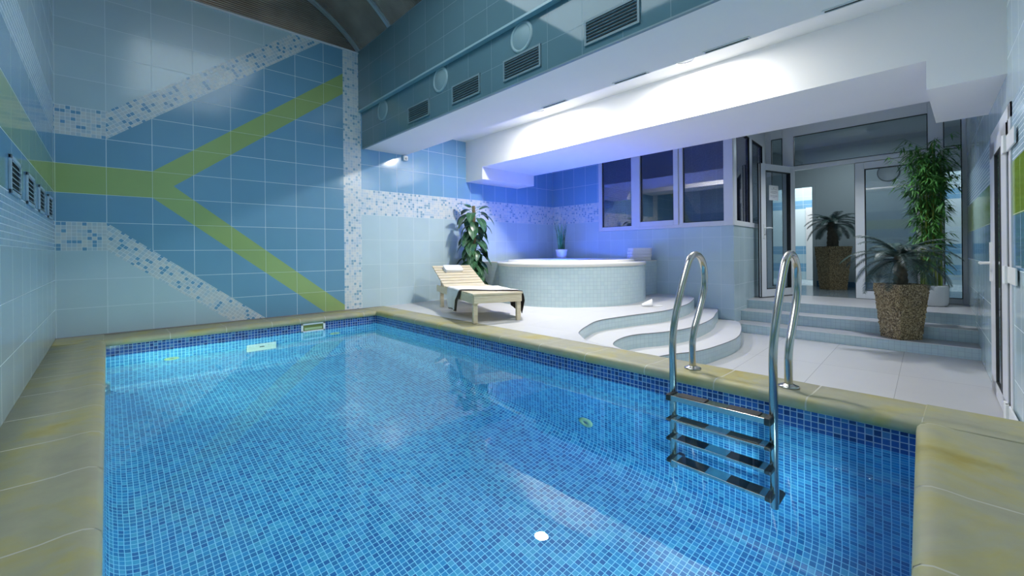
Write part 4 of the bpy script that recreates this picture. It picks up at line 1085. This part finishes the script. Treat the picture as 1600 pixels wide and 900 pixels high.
for x in (0.04, WD - 0.06):
    mb = MB(); a = Vector(bp(x, 0.50, -0.03)); mb.obox((Vector((x + 0.01, 1.52, HZ - 0.06)) + a) / 2, (0.008, 0, 0), (0, 0.010, 0), (Vector((0, 1.52, HZ - 0.06)) - Vector((0, a.y, a.z))) / 2)
    mb.build('prop', M_WOOD, lg)
LM = Matrix.Translation((LA.x, LA.y, LZ)) @ Matrix.Rotation(lrz, 4, 'Z')
# folded towel on the back rest
tw = thing('folded_towel', 'small folded white towel lying on the raised back of the lounger', 'towel')
tw.matrix_world = LM @ Matrix.Translation(bp(0.235, 0.545, 0.002)) @ Matrix.Rotation(bang, 4, 'X')
def towel_mesh(w, d, h, layers, seed=0):
    random.seed(seed); mb = MB()
    lh = h / layers
    for k in range(layers):
        z0_, z1_ = k * lh, (k + 1) * lh
        prof = []
        ox, oy = random.uniform(-0.004, 0.004), random.uniform(-0.004, 0.004)
        rows = []
        nn = 40
        for t_, s in ((0.0, 0.93), (0.12, 0.985), (0.5, 1.0), (0.88, 0.985), (1.0, 0.93)):
            row = []
            for q in range(nn):
                a = 2 * PI * q / nn
                c, s2 = math.cos(a), math.sin(a)
                e = 8.0
                rr_ = (abs(c) ** e + abs(s2) ** e) ** (-1 / e)
                x = c * rr_ * w / 2 * (1 - (1 - s) * 0.25); y = s2 * rr_ * d / 2 * (1 - (1 - s) * 0.25)
                row.append((x + ox, y + oy, z0_ + lh * t_ + 0.002 * math.sin(3 * a + k) * (t_ if k == layers - 1 else 0)))
            rows.append(row)
        mb.grid(rows, 0, closed=True); mb.face(rows[-1], 0, smooth=True); mb.face(rows[0][::-1], 0)
    return mb
towel_mesh(0.25, 0.20, 0.040, 2, 1).build('cloth', M_TOWEL, tw)
# blanket laid over the seat
bl = thing('lounger_blanket', 'white blanket with dark brown underside draped across the lounger seat', 'blanket')
bl.matrix_world = LM
def drape(off, u_ext, v0, name, mat, parent):
    mb = MB(); NU, NV = 64, 24
    Lh, Rh = 0.25, 0.27
    rows = []
    for i in range(NU + 1):
        u = -Lh - u_ext + (WD + Lh + Rh + 2 * u_ext) * i / NU
        row = []
        for j in range(NV + 1):
            v = v0 + (1 - v0) * j / NV
            f = min(max(u / WD, 0), 1)
            y0_ = 0.45 * (1 - f) + 0.09 * f
            y1_ = 0.93 * (1 - f) + 0.70 * f
            y = y0_ + (y1_ - y0_) * v
            wob = 0.010 * math.sin(v * 8 + 1.3) + 0.004 * math.sin(v * 19)
            if u < -0.014:
                dd = -u - 0.014; amp = min(dd / 0.12, 1)
                z = HZ + 0.006 - dd * 0.985; x = -0.026 - 0.014 * amp - wob * amp + off
                y = y + (0.55 - v) * 0.17 * amp * (dd / Lh) + 0.03 * amp
            elif u > WD + 0.014:
                dd = u - WD - 0.014; amp = min(dd / 0.12, 1)
                z = HZ + 0.006 - dd * 0.92 * (1 - 0.35 * v); x = WD + 0.028 + 0.050 * amp + wob * amp * 1.6 - off
                y = y + (0.5 - v) * 0.20 * amp * (dd / Rh)
            else:
                x = u; z = HZ + 0.0095 + 0.002 * math.sin(u * 17 + v * 5) + 0.0015 * math.sin(v * 14) - off
            row.append((x, y, z))
        rows.append(row)
    mb.grid(rows, 0)
    o = mb.build(name, mat, parent)
    sm = o.modifiers.new('thick', 'SOLIDIFY'); sm.thickness = 0.003; sm.offset = 0
    return o
drape(0.0, 0.0, 0.0, 'cloth', M_TOWEL, bl)
drape(0.0055, 0.012, -0.13, 'lining', M_BROWN, bl)['label'] = 'dark brown underside'

# ------------------------------------------------------------------ slipper
sl = thing('slipper', 'white open-heeled slipper lying on the deck in front of the hot tub', 'slipper', (4.90, 2.71, deck_z(4.9)), rz=math.radians(-52))
def sole_w(t): return 0.036 + 0.012 * math.sin(t * PI * 0.9 + 0.1) if 0.02 < t < 0.98 else 0.03
mb = MB()
pl = []
for k in range(24):
    a = 2 * PI * k / 24; t_ = (1 - math.cos(a)) / 2
    pl.append((-0.125 + 0.25 * t_, math.copysign(1, math.sin(a)) * (abs(math.sin(a)) ** 0.6) * 0.046))
mb.prism(pl, 0.001, 0.012); mb.build('sole', M_TOWEL, sl, bevel=0.002)
mb = MB(); rows = []
for i in range(9):
    t_ = i / 8; x = -0.122 + 0.125 * t_; wv_ = 0.030 + 0.018 * math.sin(min(t_ * 1.3, 1) * PI / 2); hh = 0.018 + 0.062 * t_
    rows.append([(x, -wv_ * math.cos(PI * j / 12), 0.008 + hh * math.sin(PI * j / 12) ** 0.8) for j in range(13)])
mb.grid(rows); o = mb.build('upper', M_TOWEL, sl)
smd = o.modifiers.new('thick', 'SOLIDIFY'); smd.thickness = 0.004

# ------------------------------------------------------------------ towels stacked on the tub corner
tl = ['white folded towel at the bottom of the stack beside the hot tub', 'white folded towel second from the bottom of the stack beside the hot tub', 'white folded towel second from the top of the stack beside the hot tub', 'white folded towel on top of the stack beside the hot tub']
for k in range(4):
    t = thing('stacked_towel', tl[k], 'towel', (6.0 + 0.006 * (k % 2), 3.53 - 0.005 * k, zs + 0.003 + k * 0.0475), 'towels stacked beside the hot tub', rz=math.radians(-46 + 2 * (k % 3)))
    towel_mesh(0.335, 0.22, 0.045, 2, 10 + k).build('cloth', M_TOWEL, t)

# ------------------------------------------------------------------ grass plant on the tub corner
gp = thing('potted_grass', 'tall grass with pale plumes in a white pot on the tub corner', 'plant', (5.73, 4.86, zs))
mb = MB(); mb.lathe([(0.001, 0.001), (0.082, 0.001), (0.095, 0.155), (0.102, 0.16), (0.102, 0.185), (0.092, 0.185), (0.090, 0.15), (0.001, 0.15)], n=32); mb.build('pot', M_WPLAS, gp)
random.seed(5)
mb = MB()
for k in range(75):
    a = random.uniform(0, 2 * PI); r0_ = random.uniform(0, 0.06); L_ = random.uniform(0.38, 0.66); sp_ = random.uniform(0.0, 0.16) * (1.4 if k % 5 == 0 else 0.8)
    b = Vector((r0_ * math.cos(a), r0_ * math.sin(a), 0.15)); pts = []
    for i in range(6):
        t_ = i / 5; pts.append(b + Vector((math.cos(a) * sp_ * t_ ** 1.7, math.sin(a) * sp_ * t_ ** 1.7, L_ * t_ - 0.10 * sp_ * t_ * t_ * 3)))
    sd = Vector((-math.sin(a + 0.7), math.cos(a + 0.7), 0))
    mb.grid([[p - sd * 0.0055 * (1 - i / 5.2) for i, p in enumerate(pts)], [p + sd * 0.0055 * (1 - i / 5.2) for i, p in enumerate(pts)]])
mb.build('foliage', M_GRASS, gp)
mb = MB()
for k in range(9):
    a = random.uniform(0, 2 * PI); d_ = random.uniform(0.02, 0.15); top = Vector((d_ * math.cos(a), d_ * math.sin(a), random.uniform(0.66, 0.80)))
    mb.tube([(0, 0, 0.2), top * 0.6 + Vector((0, 0, 0.1)), top], 0.0015, 5)
    for q in range(50):
        c = top + Vector((random.gauss(0, 0.016), random.gauss(0, 0.016), random.uniform(-0.09, 0.06)))
        e = Vector((random.gauss(0, 0.012), random.gauss(0, 0.012), 0.02)); mb.face([c, c + e, c + e + Vector((0.003, 0.002, 0.0))])
mb.build('plumes', M_PLUME, gp)

# ------------------------------------------------------------------ climbing plant on a pole behind the lounger
ph = thing('climbing_plant', 'tall plant of broad dark green leaves on a moss pole against the far wall', 'plant', (4.02, 5.12, deck_z(4.02)))
mb = MB(); mb.lathe([(0.001, 0.001), (0.12, 0.001), (0.145, 0.24), (0.155, 0.25), (0.155, 0.27), (0.14, 0.27), (0.138, 0.23), (0.001, 0.23)], n=32); mb.build('pot', plain('dark_pot', (0.03, 0.035, 0.04), 0.5), ph)
mb = MB(); mb.tube([(0, 0, 0.22), (0.01, 0, 0.8), (0.0, 0, 1.40)], 0.024, 12); mb.build('pole', M_POLE, ph)
def heart_leaf(mb, base, dirv, L_, W_, droop, mi=0, vein=None, fold=0.18):
    dirv = dirv.normalized(); side = dirv.cross(Vector((0, 0, 1)))
    if side.length < 1e-3: side = Vector((1, 0, 0))
    side.normalize()
    rows = []; NL = 9
    p = Vector(base); dcur = Vector(dirv)
    for i in range(NL + 1):
        t_ = i / NL
        wv_ = W_ * (math.sin(PI * min(t_ * 0.86 + 0.14, 1.0)) ** 0.75) * (1.15 - 0.55 * t_)
        if i == NL: wv_ = 0.001
        n_ = side.cross(dcur).normalized()
        rows.append([p - side * wv_ / 2 + n_ * fold * wv_ * 0.5, p - side * wv_ / 4 + n_ * fold * wv_ * 0.15, p, p + side * wv_ / 4 + n_ * fold * wv_ * 0.15, p + side * wv_ / 2 + n_ * fold * wv_ * 0.5])
        p = p + dcur * L_ / NL
        dcur = (dcur + Vector((0, 0, -droop / NL))).normalized()
    mb.grid(rows, mi)
    if vein is not None:
        for i in range(0, NL - 1):
            a = rows[i][2]; b = rows[i + 1][2]; nn_ = side.cross(b - a).normalized() * 0.0012
            sw = side * 0.0022
            for sg in (1, -1):
                o_ = nn_ * sg
                mb.face([a - sw + o_, a + sw + o_, b + sw + o_, b - sw + o_], vein)
                if 1 <= i < NL - 2:
                    for j in (0, 4):
                        e = rows[i + 2][j] if i + 2 <= NL else rows[i + 1][j]; e = e * 0.85 + a * 0.15
                        dd = (e - a).normalized().cross(nn_.normalized()) * 0.0011
                        mb.face([a - dd + o_, a + dd + o_, e + dd * 0.5 + o_ * 1.0 , e - dd * 0.5 + o_], vein)
random.seed(11)
mb = MB(); mb2 = MB()
for k in range(70):
    z = 0.26 + 1.13 * (k / 70); a = k * 2.399 + random.uniform(-0.5, 0.5)
    wsp = 0.05 + 0.06 * random.random()
    st = Vector((0.02 * math.cos(a), 0.02 * math.sin(a), z))
    out = Vector((math.cos(a), math.sin(a), 0.35)).normalized()
    e = st + out * wsp
    mb2.tube([st, st + out * wsp * 0.6 + Vector((0, 0, 0.02)), e], 0.003, 5)
    top = k > 63
    L_ = random.uniform(0.19, 0.27) * (0.75 if top else 1)
    dz = -0.55 if not top else 0.25
    heart_leaf(mb, e, Vector((math.cos(a), math.sin(a), dz + random.uniform(-0.45, 0.45))), L_, L_ * 0.66, random.uniform(0.9, 2.4) if not top else 0.7, 1 if (top and k % 2) else 0, 2)
mb.build('foliage', [M_PHIL, M_PHIL2, M_VEIN], ph); mb2.build('stems', M_PHIL2, ph)

# ------------------------------------------------------------------ cycad palms in tapered chip pots
def tapered_pot(H, bt, bb, seed):
    random.seed(seed); mb = MB(); n = 22; m_ = 34
    def side(k, t_, u, out=0.0):
        hw = bb + (bt - bb) * t_
        c = [(-1, -1), (1, -1), (1, 1), (-1, 1)]; a, b = c[k], c[(k + 1) % 4]
        return Vector(((a[0] + (b[0] - a[0]) * u) * (hw + out), (a[1] + (b[1] - a[1]) * u) * (hw + out), H * t_))
    jit = {}
    rows = []
    for j in range(m_ + 1):
        row = []
        for k in range(4):
            for i in range(n):
                row.append(side(k, j / m_, i / n, random.uniform(-0.001, 0.007)))
        rows.append(row)
    rows.append([Vector((p.x * 0.90, p.y * 0.90, H)) for p in rows[-1]])
    rows.append([Vector((p.x * 0.98, p.y * 0.98, H - 0.04)) for p in rows[-1]])
    mb.grid(rows, 0, closed=True, smooth=False)
    mb.face(rows[-1], 1); mb.face(rows[0][::-1], 0)
    # loose chips standing proud
    for k in range(650):
        q = random.randrange(4); t_ = random.random(); u = random.random()
        p = side(q, t_, u, 0.004); c = 0.008
        e1 = Vector((random.uniform(-1, 1), random.uniform(-1, 1), random.uniform(-1, 1))).normalized() * c
        e2 = Vector((random.uniform(-1, 1), random.uniform(-1, 1), random.uniform(-1, 1))).normalized() * c * 0.6
        mb.face([p - e1, p - e2, p + e1, p + e2], 0)
    return mb
def frond(mb, base, az, el, L_, droop, nl, ll):
    p = Vector(base); d_ = Vector((math.cos(az) * math.cos(el), math.sin(az) * math.cos(el), math.sin(el)))
    pts = [p.copy()]; n = 16
    for i in range(n):
        p = p + d_ * L_ / n; pts.append(p.copy())
        d_ = (d_ + Vector((0, 0, -droop / n * (0.5 + i / n)))).normalized()
    mb.tube(pts, [0.006 * (1 - i / n * 0.8) for i in range(n + 1)], 5)
    sidev = Vector((-math.sin(az), math.cos(az), 0))
    for k in range(nl):
        t_ = 0.10 + 0.90 * k / (nl - 1); f = t_ * n; i = min(int(f), n - 1); q = pts[i].lerp(pts[i + 1], f - i)
        tg = (pts[i + 1] - pts[i]).normalized()
        l_ = ll * (math.sin(PI * (0.16 + 0.80 * t_)) ** 0.7)
        for sg in (-1, 1):
            dv = (sidev * sg * 0.85 + tg * 0.65 + Vector((0, 0, 0.12 + random.uniform(-0.12, 0.08)))).normalized()
            e = q + dv * l_ + Vector((0, 0, -l_ * 0.25)); mdl = q + dv * l_ * 0.5
            wv_ = tg * 0.0038
            mb.face([q - wv_, mdl - wv_, e, mdl + wv_, q + wv_])
def palm(loc, label, seed, rz, H, bt, bb, tr_h, L_, nf, ll=0.085, bias=None, tr_r=0.06):
    t = thing('potted_palm', label, 'plant', loc, rz=rz)
    tapered_pot(H, bt, bb, seed).build('pot', [M_CHIP, M_SOIL], t)
    mb = MB(); pr = []
    for k in range(13):
        z = H - 0.05 + (tr_h + 0.05) * k / 12; pr.append((tr_r * (1.08 - 0.25 * k / 12) + (0.006 if k % 2 else -0.003), z))
    pr.append((0.01, H + tr_h + 0.02))
    mb.lathe(pr, n=16); mb.build('trunk', M_CYCT, t)
    random.seed(seed + 1); mb = MB()
    for k in range(nf):
        az = 2 * PI * k / nf * 1.0 + random.uniform(-0.2, 0.2) + (k % 3) * 0.4
        ring_ = k % 3
        el = (0.75, 0.45, 0.10)[ring_] + random.uniform(-0.15, 0.15)
        ln = L_ * random.uniform(0.85, 1.08) * (0.9 if ring_ == 0 else 1)
        frond(mb, (0, 0, H + tr_h - 0.01 - 0.02 * ring_), az, el, ln, (1.35, 1.75, 2.2)[ring_], 46, ll)
    mb.build('fronds', M_CYC, t)
    return t
palm((6.405, 0.545, -0.271), 'cycad palm in a tapered wood-chip pot standing on the lowest stair', 3, math.radians(48), 0.60, 0.165, 0.118, 0.31, 0.58, 32, 0.105)
palm((9.66, 1.74, ZP), 'cycad palm in a tapered wood-chip pot on the corridor floor behind the doorway', 9, math.radians(42), 0.78, 0.20, 0.145, 0.44, 0.52, 26, 0.11, tr_r=0.085)

# ------------------------------------------------------------------ bamboo in a white pot
bb_ = thing('potted_bamboo', 'tall leafy bamboo in a round white pot on the top landing', 'plant', (7.66, 0.37, ZP))
mb = MB(); mb.lathe([(0.001, 0.001), (0.15, 0.001), (0.168, 0.02), (0.176, 0.24), (0.178, 0.262), (0.165, 0.262), (0.16, 0.22), (0.001, 0.22)], n=40); mb.build('pot', M_WPLAS, bb_)
random.seed(21)
mbc = MB(); mbl = MB()
for k in range(13):
    a = k * 2.4; r0_ = 0.035 + 0.07 * random.random()
    b = Vector((r0_ * math.cos(a), r0_ * math.sin(a), 0.2)); Hc = random.uniform(1.6, 2.08)
    lean = Vector((random.uniform(-0.07, 0.07), random.uniform(-0.07, 0.07), 0))
    pts = [b + lean * (i / 12) ** 1.5 + Vector((0, 0, (Hc - 0.2) * i / 12)) for i in range(13)]
    rr_ = []
    for i in range(13): rr_.append(0.011 * (1 - i / 16) + (0.0015 if i % 2 else 0))
    mbc.tube(pts, rr_, 8)
    nb_ = 32
    for q in range(nb_):
        t_ = 0.14 + 0.86 * (q / nb_) ** 0.85; f = t_ * 12; i = min(int(f), 11); p = pts[i].lerp(pts[i + 1], f - i)
        az = random.uniform(0, 2 * PI); bl_ = random.uniform(0.07, 0.19) * (0.60 + 0.80 * t_) * (1.75 if t_ > 0.62 and random.random() < 0.5 else 1)
        d_ = Vector((math.cos(az), math.sin(az), 0.75)).normalized(); e = p + d_ * bl_
        mbl.tube([p, p.lerp(e, 0.6) + Vector((0, 0, 0.008)), e], 0.0016, 4, caps=False)
        for s in range(9 if t_ > 0.55 else 5):
            az2 = az + random.uniform(-1.3, 1.3); qf = random.uniform(0.35, 1.0); pp = p.lerp(e, qf)
            dl_ = Vector((math.cos(az2), math.sin(az2), random.uniform(-0.9, 0.35))).normalized(); ll_ = random.uniform(0.08, 0.14); w_ = 0.0105
            sd = dl_.cross(Vector((0, 0, 1))).normalized() * w_
            m1 = pp + dl_ * ll_ * 0.4; en = pp + dl_ * ll_ + Vector((0, 0, -ll_ * 0.28))
            nn_ = sd.cross(dl_).normalized() * 0.002
            mbl.face([pp, m1 - sd - nn_, en, m1]); mbl.face([pp, m1, en, m1 + sd - nn_])
def keep_in(p):
    x, y, z = p
    if x > 0.31: x = 0.31 + (x - 0.31) * 0.08
    lo = -0.29
    if y < lo: y = lo + (y - lo) * 0.05
    return (x, y, z)
mbl.v = [keep_in(p) for p in mbl.v]
mbc.build('canes', M_CANE, bb_); mbl.build('foliage', M_BAMB, bb_)
